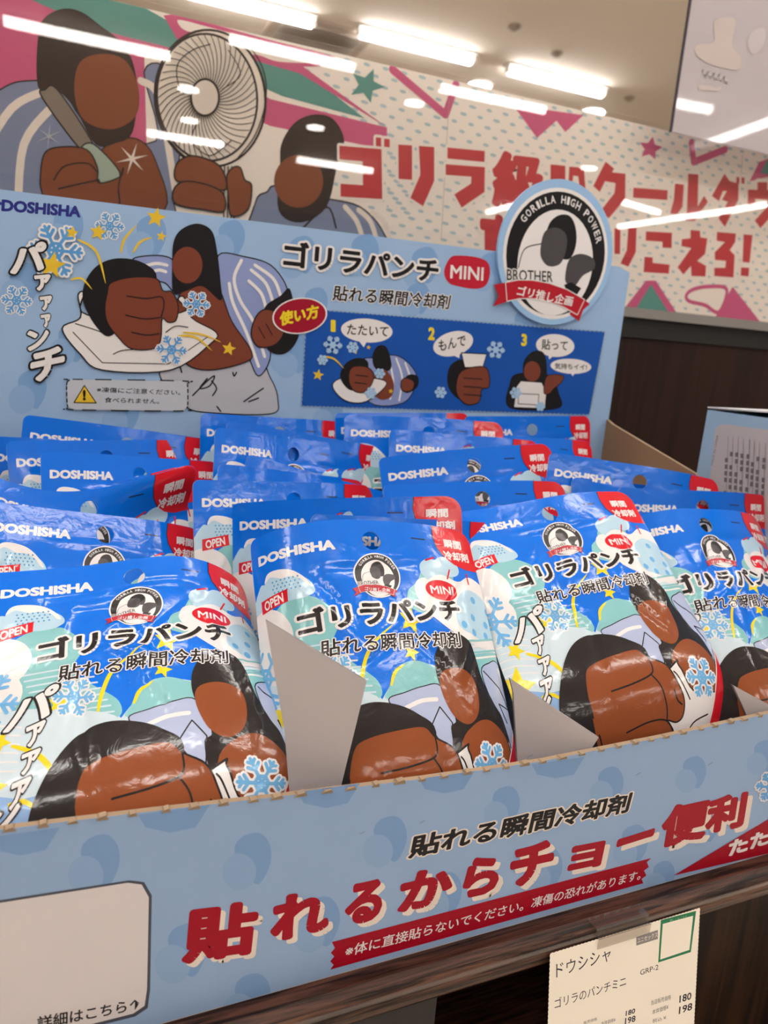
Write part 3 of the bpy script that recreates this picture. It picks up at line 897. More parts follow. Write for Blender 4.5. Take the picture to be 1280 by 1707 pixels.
# ------------------------------------------------------------------ hanging sheet sign at the upper right
hs = tag(empty('hanging_sign', (0.85, 0.46, 0.577)), 'pale lilac see-through sheet sign hanging in the upper right corner', 'sign')
MB().box(0.6435, 1.15, 0.459, 0.461, 0.577, 0.93).build('sheet', [clear_sheet('sign_sheet', 'f4f0f6', 0.02, 1.5, 0.72, 'd9d3da', 0.05)], hs, offset=(0.85, 0.46, 0.577))
MB().box(0.6420, 0.6436, 0.4582, 0.4618, 0.5765, 0.93).build('dark_edge', [mat('4b4752', 0.3, 'plastic')], hs, offset=(0.85, 0.46, 0.577))
sa = Art(rectify(0.4585), 0.0006)
sa.pre = sub(640, 0, 2)
sa.poly([(1102, 70), (1170, 65), (1160, 150), (1190, 195), (1180, 232), (1090, 215), (1040, 180), (1045, 150), (1100, 140)], mat('cbc0bc', 0.5, 'print'), True)
sa.poly([(1235, 100), (1270, 98), (1265, 150), (1230, 180), (1212, 140)], mat('c9c2c7', 0.5, 'print'), True)
for k in range(5): sa.line([(1062+18*k, 232+6*k), (1072+18*k, 252+6*k)], 7, mat('c4bdc3', 0.5, 'print'), False)
sa.poly([(1045, 280), (1125, 292), (1115, 305), (1050, 300)], mat('cbc1bd', 0.5, 'print'))
sa.panel('faint_print', 0.4585, 0.00004, hs, offset=(0.85, 0.46, 0.577))
for x in (0.70, 1.10): MB().tube((x, 0.46, 0.925), (x, 0.46, CEIL), 0.0012, seg=6).build('cord', [mat('cfcac4', 0.4, 'plastic')], hs, offset=(0.85, 0.46, 0.577))

# ------------------------------------------------------------------ the display box
BX0, BX1, BD = -0.078, 0.4925, 0.315
box = tag(empty('display_box', (0.14, 0.15, 0)), 'pale blue cardboard display box with printed low front and tall header card', 'display box')
boff = (0.14, 0.15, 0)
kraft, inner, cardblue, edge = mat('9b7c60', 0.8, 'card'), mat('b9b3b3', 0.75, 'card'), mat('92afd4', 0.38, 'card'), mat('a08c76', 0.85, 'card')
ta = tray_art()
ex = MB(); ex.mats = [inner, edge]
top = ta.top
loop = [(BX0, 0.0, 0.0), (BX1, 0.0, 0.0)] + [(x, 0.0, z) for x, z in top[::-1]]
ex.prism(loop, (0, 0.0028, 0), 0, 1)
# torn perforation: little curled tufts of paper along the top edge
rg = random.Random(8)
x = BX0+0.012
while x < BX1-0.005:
    z = float(np.interp(x, [p[0] for p in top], [p[1] for p in top]))
    w = rg.uniform(0.0018, 0.0032); h = rg.uniform(0.0006, 0.0015)
    n = len(ex.v)
    pts = [(x-w, -0.0003, z-0.0012), (x+w, -0.0003, z-0.0015), (x+w*0.6, -0.0012, z+h), (x-w*0.5, -0.0016, z+h*0.8), (x-w, 0.0025, z-0.0005), (x+w, 0.0025, z-0.0005), (x+w*0.5, 0.0015, z+h*1.1), (x-w*0.6, 0.0012, z+h)]
    ex.v += pts
    ex.f += [[n+i for i in q] for q in ((0, 1, 2, 3), (3, 2, 6, 7), (7, 6, 5, 4), (0, 3, 7, 4), (1, 5, 6, 2))]
    ex.m += [1]*5
    x += rg.uniform(0.0105, 0.0135)
ta.panel('front_panel', 0.0, 0.00004, box, ex, offset=boff, zmin=0.0004, xmax=0.4924)
ha = header_art()
hx = MB(); hx.mats = [mat('9fc0e2', 0.4, 'card'), edge]
hx.prism([(BX0, BD, 0.0), (BX1-0.0005, BD, 0.0), (BX1-0.0005, BD, 0.3945), (0.4790, BD, 0.3990), (BX0, BD, 0.3942)], (0, 0.003, 0), 0, 0)
ha.panel('header_panel', BD, 0.00005, box, hx, offset=boff, xmax=0.4922)
# round badge standing proud of the header's top edge
fb = rectify(BD-0.003)
cx, cz = fb(928, 425)
R = abs(fb(928, 318)[1]-cz)
ba = Art(lambda x, y: (cx+R*x, cz-R*y))
badge(ba, lambda x, y: (x, y), 'card', '1b1a1c', '9cc4ee', True)
bm = MB(); bm.mats = [mat('9cc4ee', 0.4, 'card')]
bm.prism([(cx+R*1.165*math.cos(t), BD-0.003, cz+0.02*R+R*1.175*math.sin(t)) for t in [2*math.pi*i/64 for i in range(64)]], (0, 0.0027, 0))
bd = ba.panel('round_badge', BD-0.003, 0.00005, box, bm, offset=boff)
bd['label'] = 'round black and white badge with a red ribbon'
# side walls slope from the header down to the low front
for nm, xx in (('side_wall', BX1-0.003), ('side_wall', BX0)):
    sw = MB()
    sw.prism([(xx, 0.003, 0.0), (xx, BD, 0.0), (xx, BD, 0.252), (xx, 0.325-0.02, 0.248), (xx, 0.19, 0.220), (xx, 0.08, 0.15), (xx, 0.02, 0.112), (xx, 0.003, 0.107)], (0.003, 0, 0), 0, 1)
    sw.build(nm, [kraft if xx > 0 else inner, edge], box, offset=boff)
MB().box(BX0+0.003, BX1-0.003, 0.003, BD, 0.0, 0.004).build('bottom_panel', [inner], box, offset=boff)
# grey inner dividers between the columns of packs; the near end of each is folded round
dm = [mat('c0babc', 0.7, 'card'), mat('8f8a8c', 0.8, 'card')]
def divider(pts, back):
    d = MB()
    d.prism(pts, (0.0004, 0.0022, 0), 0, 1)
    d.prism(back, (0.002, 0.0004, 0), 0, 1)
    return d.build('divider', dm, box, offset=boff)
# ------------------------------------------------------------------ cool packs
PW, PH = 0.143, 0.232
VK = 1.165
UC = PW/1290.0
def packf(x, y):
    if x > 800: x = 800+(x-800)*1.13
    return ((x+75-0.06*(y-100))*UC, (y+0.105*x-160)*UC*VK)
def uvf(x, y): return (x*PW, y*0.00130)

def pack_body():
    r1, r2, rb = 0.0047, 0.0104, 0.0035
    P = []
    for cx, cy, r, a0 in ((r1, r1, r1, 180), (PW-r2, r2, r2, 270), (PW-rb, PH-rb, rb, 0), (rb, PH-rb, rb, 90)):
        for k in range(6):
            t = math.radians(a0+90*k/5)
            P.append((cx+r*math.cos(t), cy+r*math.sin(t)))
    hole = [(0.502*PW+0.0056*math.cos(t), 0.0128+0.0056*math.sin(t)) for t in [2*math.pi*i/24 for i in range(24)]]
    return P, hole

def pack_art(full=True):
    K = lambda h: mat(h, 0.11, 'film')
    A = Art(packf, UC, 11)
    blue, white, lblue, pale, teal = K('006fe6'), K('eeecee'), K('b5d7ec'), K('cfe3ef'), K('86c3c8')
    red, black, yel, brown, lav, sky, navy = K('d31a2b'), K('262325'), K('ebd726'), K('8e4c2b'), K('aebbdd'), K('6fb2e6'), K('1a4f9c')
    P, hole = pack_body()
    A.fill_t(P, blue, [hole])
    # sky, clouds and wind
    A.poly([(-75, 690), (60, 640), (200, 690), (330, 760), (450, 800), (530, 900), (570, 850), (620, 770), (720, 735), (860, 760), (980, 620), (1330, 560), (1330, 2100), (-75, 2100)], pale)
    A.poly([(20, 700), (40, 560), (130, 480), (230, 462), (320, 505), (365, 590), (330, 690), (420, 760), (520, 830), (510, 900), (300, 900), (60, 800)], teal, True)
    for q in range(9): A.line([(130+12*q, 690+25*q), (390+14*q, 672+25*q)], 8, pale, False)
    A.poly([(-75, 500), (-10, 395), (25, 385), (60, 340), (130, 335), (200, 362), (262, 400), (275, 450), (200, 475), (100, 480), (20, 530), (-75, 560)], lblue, True)
    A.poly([(22, 385), (40, 345), (90, 332), (170, 340), (235, 380), (262, 420), (240, 412), (215, 385), (160, 370), (120, 375), (60, 360)], white, True)
    for q in range(4):
        for w in range(7): A.ell(70+22*w+8*(q % 2), 385+16*q-2.3*w, 4.5, 4.5, K('4e9ad0'), n=8)
    A.ell(25, 620, 135, 118, white)
    A.ell(-10, 760, 150, 110, white, n=24)
    A.poly([(735, 500), (740, 420), (800, 370), (840, 300), (900, 250), (960, 230), (1010, 300), (960, 420), (880, 520)], teal, True)
    A.ell(855, 415, 75, 75, white); A.ell(900, 300, 72, 60, lblue); A.ell(985, 262, 70, 50, lblue)
    A.poly([(800, 480), (810, 400), (860, 350), (940, 310), (1030, 330), (1110, 290), (1200, 330), (1260, 420), (1260, 620), (1100, 640), (980, 610), (860, 540)], white, True)
    A.poly([(985, 560), (985, 470), (1020, 400), (1090, 360), (1170, 390), (1220, 470), (1215, 560), (1110, 600)], lblue, True)
    for x, y in ((1010, 545), (1075, 500), (1155, 520), (1100, 410), (1185, 450), (1060, 575), (1140, 575)): A.ell(x, y, 15, 18, sky, n=12)
    A.poly([(570, 850), (620, 770), (720, 735), (860, 760), (960, 700), (1250, 640), (1250, 760), (1000, 860), (580, 900)], teal, True)
    for q in range(4): A.line([(1010, 700-26*q), (1100, 680-26*q), (1260, 640-26*q)], 9, (white, teal)[q % 2], True)
    A.poly([(-75, 860), (100, 830), (330, 850), (520, 900), (420, 1000), (250, 1160), (-75, 1300)], pale, True)
    for q in range(6): A.line([(-75, 900+34*q), (40, 880+34*q), (150, 900+32*q)], 6, white)
    A.poly([(-75, 1150), (60, 1130), (180, 1150), (260, 1140), (220, 1330), (200, 2100), (-75, 2100)], K('8fb4e3'))
    # speed lines and stars
    A.line([(440, 870), (455, 790), (500, 690), (620, 590)], 18, yel, True, True)
    A.line([(580, 845), (605, 790), (660, 752)], 16, yel, True, True)
    A.line([(120, 965), (220, 1010), (290, 1090), (320, 1200)], 22, yel, True, True)
    A.line([(130, 1165), (190, 1158), (255, 1200)], 18, yel, True, True)
    for x, y, r, o in ((722, 560, 62, 0.25), (700, 700, 42, 0.3), (72, 945, 48, 0.5), (30, 1110, 95, 0.2), (285, 820, 45, 0.1)): A.star(x, y, r, yel, o)
    A.flake(-10, 790, 135, sky, None, 16); A.flake(342, 800, 78, sky, white, 11)
    # words
    if full:
        for c, bl, br, tl in (('パ', (80, 918), (262, 868), (105, 785)), ('ァ', (178, 985), (250, 960), (170, 905)), ('ァ', (165, 1080), (235, 1060), (165, 1005)), ('ァ', (130, 1185), (200, 1165), (140, 1100)), ('ン', (45, 1275), (165, 1235), (60, 1180)), ('チ', (70, 1400), (215, 1360), (80, 1270))):
            A.text(c, bl, br, tl, white, bold=0.035, outs=((0.05, black),))
    # plain dome, garment and rounded chest at the right
    A.shape([(560, 900), (640, 870), (740, 840), (830, 835), (880, 960), (860, 1090), (800, 1060), (740, 1000), (620, 960)], lav, black, 5)
    A.line([(640, 930), (720, 900), (800, 890)], 20, white)
    A.shape([(1065, 750), (1130, 700), (1185, 688), (1250, 760), (1280, 900), (1200, 1080), (1165, 1000), (1110, 900)], lav, black, 5)
    A.line([(1190, 720), (1225, 860), (1215, 1040)], 18, white)
    A.line([(1080, 745), (1170, 810), (1215, 900), (1145, 880), (1180, 960)], 6, black, False)
    A.line([(760, 990), (810, 920), (860, 980), (850, 1080)], 6, black, False)
    A.shape([(822, 820), (820, 720), (860, 640), (920, 600), (985, 600), (1035, 660), (1060, 780), (1110, 880), (1150, 940), (1170, 1050), (1080, 985), (960, 985), (870, 1090), (850, 1000), (880, 960)], black, None)
    A.shape([(828, 850), (840, 780), (920, 750), (1000, 775), (1020, 860), (1000, 940), (940, 982), (870, 950)], brown, None)
    A.shape([(890, 1070), (970, 980), (1060, 955), (1140, 1005), (1178, 1090), (1190, 1210), (1100, 1290), (920, 1270)], brown, black, 5)
    if full:
        # cold pack and fist
        A.shape([(870, 1090), (925, 1082), (975, 1190), (1140, 1220), (1200, 1300), (1130, 1480), (900, 1620), (500, 1650), (300, 1560), (330, 1420)], white, black, 8, True)
        A.line([(885, 1105), (905, 1130), (945, 1225)], 7, black)
        A.line([(900, 1400), (960, 1330), (1060, 1310)], 8, black); A.line([(930, 1430), (1000, 1380), (1080, 1370)], 8, black)
        A.line([(980, 1500), (1060, 1420), (1150, 1400)], 18, yel, True, True)
        fist(A, [(200, 1330), (215, 1190), (280, 1060), (370, 960), (470, 918), (590, 922), (690, 955), (770, 1020), (700, 1200), (520, 1560), (380, 1560), (250, 1450)],
             [(362, 1220), (385, 1090), (450, 1045), (600, 1012), (715, 1000), (768, 1038), (850, 1075), (885, 1140), (908, 1220), (890, 1290), (850, 1312), (800, 1300), (832, 1350), (828, 1430), (845, 1500), (800, 1560), (640, 1590), (520, 1590), (430, 1510), (385, 1400)],
             [[(500, 1165), (640, 1140), (745, 1112), (770, 1085), (765, 1035)], [(750, 1112), (790, 1160), (802, 1240), (795, 1300)], [(550, 1330), (690, 1295), (795, 1300), (832, 1370), (825, 1425)], [(640, 1465), (740, 1435), (835, 1425)], [(365, 1190), (372, 1260)], [(395, 1330), (415, 1400)], [(860, 1180), (868, 1220), (890, 1240)]], black, brown, black, 8)
        A.flake(1050, 1140, 92, sky, white, 13)
        A.poly([(1250, 890), (1185, 1080), (1130, 1210), (1050, 1420), (960, 1700), (1330, 1700), (1330, 900)], red)
        A.line([(1250, 890), (1185, 1080), (1130, 1210), (1050, 1420)], 7, white, False)
    A.text('ゴリラパンチ', (183, 640), (1002, 528), (178, 532), black, bold=0.04, outs=((0.085, white),))
    A.text('貼れる瞬間冷却剤', (274, 736), (968, 656), (278, 664), black, bold=0.018, outs=((0.05, white),), res=2)
    A.ell(925, 392, 88, 50, red, -6)
    A.text('MINI', (862, 418), (990, 405), (862, 378), white, bold=0.02)
    A.poly([(-8, 462), (145, 424), (148, 478), (-6, 520)], red)
    A.text('OPEN', (14, 508), (126, 478), (10, 466), white, bold=0.03)
    badge(A, lambda x, y: (588+116*x, 362+100*y-12*x), 'film', '262325', None, True)
    A.text('DOSHISHA', (-12, 300), (390, 258), (-14, 254), white, bold=0.055)
    A.line([(808, 152), (880, 145)], 7, K('1c2d55'), False)
    for a, b in (((868, 250), (916, 228)), ((972, 325), (996, 275)), ((1100, 275), (1098, 328))): A.line([a, b], 8, red, False)
    # red corner flash
    A.f = uvf; A.sc = PW; r2 = 8.0
    tab = [(0.795, 0.2), (0.79, 6.0), (0.80, 11.0), (0.83, 15.5), (0.875, 19.0), (0.93, 21.0), (0.999, 21.5), (0.999, 8.0)]
    tab += [(1-(r2*1.3/143.0)+(r2*1.3/143.0)*math.cos(t)-0.001, r2-(r2-0.15)*math.sin(t)) for t in [math.radians(15*k) for k in range(1, 7)]]
    A.poly(tab, red)
    A.line([(0.795, 0.2), (0.79, 6.0), (0.80, 11.0), (0.83, 15.5)], 0.0035, black, False)
    A.text('瞬間', (0.845, 10.6), (0.94, 10.6), (0.845, 6.2), white, bold=0.035, res=2)
    A.text('冷却剤', (0.83, 17.0), (0.968, 17.0), (0.83, 12.2), white, bold=0.035, res=2)
    return A

# --- the prints are cut on a fine grid so they bend exactly with the film
NU, NV = 56, 88
DU, DV = PW/NU, PH/NV
def area(p): return 0.5*sum(p[i-1][0]*p[i][1]-p[i][0]*p[i-1][1] for i in range(len(p)))
kx = lambda p: p[0]
ky = lambda p: p[1]
kd = lambda p: p[0]/DU+p[1]/DV
def cut_grid(poly):
    out = []
    lo = min(p[0] for p in poly); hi = max(p[0] for p in poly)
    strips = [poly]
    if lo < 0: strips = [clip(poly, kx, 0.0, 1)[1]]
    if hi > PW: strips = [clip(strips[0], kx, PW, 1)[0]]
    res = []
    rest = strips[0]
    if len(rest) < 3: return []
    lo = min(p[0] for p in rest); hi = max(p[0] for p in rest)
    for i in range(int(lo/DU)+1, int(hi/DU-1e-6)+1):
        a, rest = clip(rest, kx, i*DU, 1)
        if len(a) > 2: res.append(a)
        if len(rest) < 3: break
    if len(rest) > 2: res.append(rest)
    res2 = []
    for rest in res:
        if min(p[1] for p in rest) < 0: rest = clip(rest, ky, 0.0, 1)[1]
        if len(rest) > 2 and max(p[1] for p in rest) > PH: rest = clip(rest, ky, PH, 1)[0]
        if len(rest) < 3: continue
        lo = min(p[1] for p in rest); hi = max(p[1] for p in rest)
        for j in range(int(lo/DV)+1, int(hi/DV-1e-6)+1):
            a, rest = clip(rest, ky, j*DV, 1)
            if len(a) > 2: res2.append(a)
            if len(rest) < 3: break
        if len(rest) > 2: res2.append(rest)
    for p in res2:
        cx = sum(q[0] for q in p)/len(p); cy = sum(q[1] for q in p)/len(p)
        i = min(NU-1, max(0, int(cx/DU))); j = min(NV-1, max(0, int(cy/DV)))
        c = i+j+1
        if min(kd(q) for q in p) < c < max(kd(q) for q in p):
            for h in clip(p, kd, c, 1):
                if len(h) > 2 and abs(area(h)) > 1e-12: out.append((h, i, j))
        elif abs(area(p)) > 1e-12: out.append((p, i, j))
    return out

class Print:
    """flat, grid-cut print ready to be laid over any pack surface"""
    def __init__(s, A, vmax=None):
        U, Lx, I, J, up, s.faces, s.mi = [], [], [], [], [], [], []
        for p, l, m in A.cells():
            if vmax is not None and l > 0.5 and min(q[1] for q in p) > vmax: continue
            for h, i, j in cut_grid(p):
                if area(h) > 0: h = h[::-1]     # v runs down
                n = len(U)
                cx = sum(q[0] for q in h)/len(h); cy = sum(q[1] for q in h)/len(h)
                u2 = (cx/DU-i)+(cy/DV-j) > 1
                for q in h:
                    U.append(q); Lx.append(l); I.append(i); J.append(j); up.append(u2)
                s.faces.append(list(range(n, n+len(h)))); s.mi.append(m)
        U = np.array(U); s.l = np.array(Lx)
        I, J, up = np.array(I), np.array(J), np.array(up)
        a, b = U[:, 0]/DU-I, U[:, 1]/DV-J
        s.up, s.I, s.J, s.a, s.b = up, I, J, a, b
        s.mats = A.mats
    def lay(s, G):
        g00, g10, g01, g11 = G[s.I, s.J], G[s.I+1, s.J], G[s.I, s.J+1], G[s.I+1, s.J+1]
        a, b = s.a[:, None], s.b[:, None]
        lo = g00 + a*(g10-g00) + b*(g01-g00)
        hi = g11 + (1-a)*(g01-g11) + (1-b)*(g10-g11)
        return np.where(s.up[:, None], hi, lo)

def sstep(x, a, b):
    t = np.clip((x-a)/(b-a), 0, 1)
    return t*t*(3-2*t)

def pack_surface(o, yaw, roll, l0, l1, cl, cr, cx, seed, bulge=0.0065, tent=0.0, wr=1.0, curlv=0.0, aL=6, aR=10, aRv=0.0, sag=0.0):
    rng = random.Random(seed)
    u = np.linspace(0, PW, NU+1)[:, None]*np.ones((1, NV+1))
    v = np.ones((NU+1, 1))*np.linspace(0, PH, NV+1)[None, :]
    y, r = math.radians(yaw), math.radians(roll)
    e1 = np.array([math.cos(y)*math.cos(r), math.sin(y)*math.cos(r), math.sin(r)])
    n0 = np.cross(e1, np.array([0, 0, 1.0])); n0 /= np.linalg.norm(n0)     # horizontal, towards the viewer
    up = np.cross(n0, e1)
    if up[2] < 0: up = -up
    psi = np.radians(l0 + (l1-l0)*sstep(v, 0.11, 0.175))
    dv = PH/NV
    S = np.concatenate([np.zeros((NU+1, 1, 3)), np.cumsum((-np.cos(psi)[..., None]*up + np.sin(psi)[..., None]*n0)[:, :-1]*dv, axis=1)], axis=1)
    N = np.cos(psi)[..., None]*n0 + np.sin(psi)[..., None]*up
    un = u/PW
    # the sides bend back along an arc (angles in degrees), the middle stays put
    phi = math.radians(aL)*np.clip((0.46-un)/0.46, 0, 1)**1.2 - math.radians(aR)*np.clip((un-0.58)/0.42, 0, 1)**1.2*(1-aRv*sstep(v, 0.03, 0.10))
    dx, dy = np.cos(phi), np.sin(phi)
    def integ(d):
        c = np.concatenate([np.zeros((1, NV+1)), np.cumsum(0.5*(d[1:]+d[:-1])*DU, axis=0)], axis=0)
        return c - c[NU//2]
    xs = PW*0.5 + integ(dx)
    curl = integ(dy) + cl*0.001*np.clip((0.42-un)/0.42, 0, 1)**2 + cr*0.001*np.clip((un-0.60)/0.40, 0, 1)**2
    curl += tent*np.exp(-((un-0.47)/0.20)**2)
    curl += curlv*sstep(un, 0.35, 1.0)*(1-sstep(v, 0.0, 0.03))
    # sealed strip along the top waves a little
    curl += 0.0016*np.sin(un*rng.uniform(5, 9)+rng.uniform(0, 6))*(1-sstep(v, 0.012, 0.05))
    t = bulge*np.clip(np.sin(np.pi*np.clip(un, 0, 1)), 0, 1)**0.6*sstep(v, 0.02, 0.075)*(1-sstep(v, PH-0.03, PH-0.004))
    fold = np.zeros_like(u)
    def ridge(u1, v1, u2, v2, amp, w):
        nonlocal fold
        d = np.array([u2-u1, v2-v1]); L = np.hypot(*d); d /= L
        s = (u-u1)*d[0]+(v-v1)*d[1]; q = -(u-u1)*d[1]+(v-v1)*d[0]
        fold = fold + amp*np.exp(-(q/w)**2)*np.clip(np.sin(np.pi*np.clip(s/L, 0, 1)), 0, 1)
    for k in range(9):   # folds fanning out from under the seal
        u1 = PW*rng.uniform(0.05, 0.95); v1 = rng.uniform(0.02, 0.035)
        a = rng.uniform(-0.9, 0.9); L = rng.uniform(0.03, 0.08)
        ridge(u1, v1, u1+L*math.sin(a), v1+L*math.cos(a), wr*rng.choice((-1, 1))*rng.uniform(0.0006, 0.0014), rng.uniform(0.0016, 0.0038))
    for k in range(4):   # along the right edge
        v1 = rng.uniform(0.02, 0.09)
        ridge(PW*rng.uniform(0.82, 1.0), v1, PW*rng.uniform(0.72, 0.95), v1+rng.uniform(0.03, 0.06), wr*rng.uniform(-0.0011, 0.0011), rng.uniform(0.002, 0.004))
    for k in range(3):   # level creases just under the seal
        v1 = rng.uniform(0.018, 0.03)
        u1 = PW*rng.uniform(0, 0.6)
        ridge(u1, v1, u1+PW*rng.uniform(0.25, 0.5), v1+rng.uniform(-0.002, 0.002), wr*rng.uniform(0.0004, 0.0009)*rng.choice((-1, 1)), 0.0016)
    for k in range(6):
        u1 = PW*rng.uniform(0.1, 0.7); v1 = rng.uniform(0.05, 0.09)
        a = rng.uniform(-1.2, 1.2); L = rng.uniform(0.03, 0.06)
        ridge(u1, v1, u1+L*math.sin(a), v1+L*math.cos(a), wr*rng.choice((-1, 1))*rng.uniform(0.0005, 0.0012), rng.uniform(0.0016, 0.0032))
    fold *= sstep(un, 0.0, 0.06)*(1-sstep(un, 0.97, 1.0)*0.6)
    base = np.array(o) + (PW*0.5*cx + (xs-PW*0.5)*cx)[..., None]*e1 + S
    base = base - up*(sag*np.clip(np.sin(np.pi*un**0.8), 0, 1)*(1-sstep(v, 0.06, 0.15)))[..., None]
    front = base + N*(curl+t+fold+0.00015)[..., None]
    back = base + N*(curl-t*0.8+fold*0.5-0.00035)[..., None]
    # the film rests against the inside of the low front wall
    k = 0.0042 - front[..., 1]
    push = np.where(k > -0.004, (k+0.004)**2/0.016, 0.0)
    push = np.where(k > 0.004, k, push)
    front[..., 1] += push
    back[..., 1] = np.maximum(back[..., 1], front[..., 1]+0.0005)
    def norms(P):
        du = np.gradient(P, axis=0); dvv = np.gradient(P, axis=1)
        n = np.cross(dvv, du)
        n /= np.linalg.norm(n, axis=2, keepdims=True)
        s = np.sign((n*N).sum(2, keepdims=True))
        return n*s
    return front, norms(front), back, -norms(back)

ART_FULL = pack_art(True)
PRINT_FULL = Print(ART_FULL)
PRINT_TOP = Print(pack_art(False), 0.105)
_b = Art(); _P, _H = pack_body()
_b.fill_t(_P, mat('c9ccd2', 0.3, 'film'), [_H])
PRINT_BACK = Print(_b)

def cool_pack(o, yaw, roll, l0, l1, cl, cr, cx, seed, label, front_row=False, **kw):
    f, fn, b, bn = pack_surface(o, yaw, roll, l0, l1, cl, cr, cx, seed, **kw)
    base = f[NU//2, NV]
    t = tag(empty('cool_pack', base), label, 'cool pack', 'cool packs standing in the display box')
    pr = PRINT_FULL if front_row else PRINT_TOP
    P, Nn = pr.lay(f), pr.lay(fn)
    Nn /= np.linalg.norm(Nn, axis=1, keepdims=True)
    mesh_obj('front_film', P + Nn*(pr.l*0.000028)[:, None], pr.faces, pr.mats, pr.mi, t, normals=Nn, offset=base)
    P, Nn = PRINT_BACK.lay(b), PRINT_BACK.lay(bn)
    mesh_obj('back_film', P, [q[::-1] for q in PRINT_BACK.faces], PRINT_BACK.mats, PRINT_BACK.mi, t, normals=Nn, offset=base)
    return t
divider([(0.0731, 0.0222, 0.1848), (0.0782, 0.0206, 0.1562), (0.0832, 0.019, 0.1299), (0.088, 0.0175, 0.085), (0.090, 0.0168, 0.03), (0.1085, 0.0111, 0.03), (0.1102, 0.0105, 0.1003), (0.1186, 0.0078, 0.1564)],
        [(0.0735, 0.0225, 0.03), (0.0735, 0.0225, 0.095), (0.066, 0.20, 0.08), (0.066, 0.20, 0.03)])
divider([(0.2072, 0.0212, 0.1405), (0.2099, 0.0203, 0.1325), (0.2175, 0.0175, 0.085), (0.22, 0.0166, 0.03), (0.252, 0.0053, 0.03), (0.2548, 0.0043, 0.1018), (0.2575, 0.0035, 0.1079)],
        [(0.2072, 0.0215, 0.03), (0.2072, 0.0215, 0.095), (0.21, 0.20, 0.08), (0.21, 0.20, 0.03)])
divider([(0.3652, 0.0131, 0.1212), (0.3720, 0.0107, 0.110), (0.3778, 0.0088, 0.1001), (0.379, 0.0085, 0.03), (0.392, 0.0042, 0.03), (0.3931, 0.0036, 0.1049), (0.3927, 0.0038, 0.1073)],
        [(0.3652, 0.0135, 0.03), (0.3652, 0.0135, 0.095), (0.36, 0.20, 0.08), (0.36, 0.20, 0.03)])

# packs: top left corner (x, y, z), yaw, roll, lean near top, lean near bottom, curl left, curl right, width factor
PACKS=[
 ('A1', -0.042, 0.294, 0.2434, -2.9, -6.4, 12.0, 12.0, 0.0, -3.0, 1.0),
 ('A2', -0.0505, 0.262, 0.2287, 13.6, -0.5, 18.0, 8.0, 0.0, -2.0, 0.9),
 ('A3', -0.0281, 0.236, 0.2263, 14.5, -5.2, 22.0, 8.0, 1.0, -2.0, 0.9),
 ('A4', -0.0617, 0.205, 0.2237, 15.2, -5.4, 26.0, 8.0, 2.0, 8.0, 0.9),
 ('A6', -0.0556, 0.222, 0.186, 14.3, 13.1, 20.0, 8.0, 0.0, 3.0, 0.9),
 ('A5', -0.0544, 0.175, 0.2084, 13.1, -12.3, 30.0, 8.0, 0.0, -3.0, 0.947),
 ('A0', -0.0501, 0.141, 0.1761, -2.0, 2.8, 57.4, 3.0, 0.0, -9.0, 1.02),
 ('B1', 0.0817, 0.29, 0.2486, 6.4, -2.4, 10.0, 10.0, 0.0, -2.0, 0.9),
 ('B2', 0.0864, 0.248, 0.2431, 13.4, -7.7, 16.0, 10.0, 0.0, -2.0, 0.914),
 ('B6', 0.0974, 0.262, 0.2469, 6.3, -9.0, 12.0, 10.0, 0.0, -2.0, 1.0),
 ('B3', 0.1075, 0.238, 0.2253, 0.2, -14.9, 18.0, 8.0, 3.0, -2.0, 1.0),
 ('B4', 0.0634, 0.185, 0.2178, 12.3, -4.5, 18.0, 8.0, -2.0, -2.0, 0.991),
 ('B7', 0.0847, 0.215, 0.2227, 14.7, -8.8, 17.0, 8.0, -2.0, -2.0, 0.9),
 ('B5', 0.0773, 0.165, 0.2072, -19.8, 5.3, 17.0, 8.0, -3.0, -2.0, 1.06),
 ('B8', 0.1188, 0.108, 0.2126, 6.8, -5.6, 16.0, 6.0, 0.0, -3.0, 1.0),
 ('B0', 0.0741, 0.0947, 0.2149, 2.5, -3.9, 38.6, 3.0, 0.0, -8.0, 1.05),
 ('C1', 0.1977, 0.286, 0.2517, -9.8, 0.2, 14.0, 8.0, 0.0, -2.0, 1.0),
 ('C5', 0.1952, 0.302, 0.2508, 0.9, 1.7, 10.0, 10.0, 0.0, -2.0, 0.928),
 ('C2', 0.2259, 0.255, 0.2441, -2.9, -2.5, 16.0, 8.0, 0.0, -2.0, 1.0),
 ('C3', 0.1957, 0.2, 0.2303, -5.9, 6.6, 20.0, 8.0, 0.0, -3.0, 1.0),
 ('C4', 0.1892, 0.172, 0.2166, -6.5, 2.1, 26.0, 8.0, 0.0, -2.0, 1.0),
 ('C0', 0.2176, 0.1342, 0.2039, -3.7, 7.7, 47.1, 3.0, 0.0, -6.0, 1.035),
 ('D1', 0.3168, 0.298, 0.2519, -0.7, 2.0, 8.0, 8.0, 0.0, -2.0, 1.0),
 ('D2', 0.3118, 0.27, 0.2404, 5.6, -2.6, 20.0, 8.0, 0.0, -2.0, 1.0),
 ('D3', 0.3226, 0.17, 0.2411, -17.2, -5.7, 16.0, 8.0, 0.0, -3.0, 1.0),
 ('D4', 0.3362, 0.158, 0.2237, -3.7, -4.8, 16.0, 8.0, 0.0, -2.0, 1.0),
 ('D0', 0.3388, 0.1025, 0.2158, 0.5, -3.6, 39.1, 3.0, -8.0, -4.0, 1.0),
 ('D5', 0.367, 0.14, 0.2194, -6.4, -1.5, 16.0, 6.0, 0.0, -3.0, 1.0),
 ('L1', -0.0643, 0.285, 0.2288, 8.2, -3.9, 12.0, 12.0, 0.0, -2.0, 0.936),
]

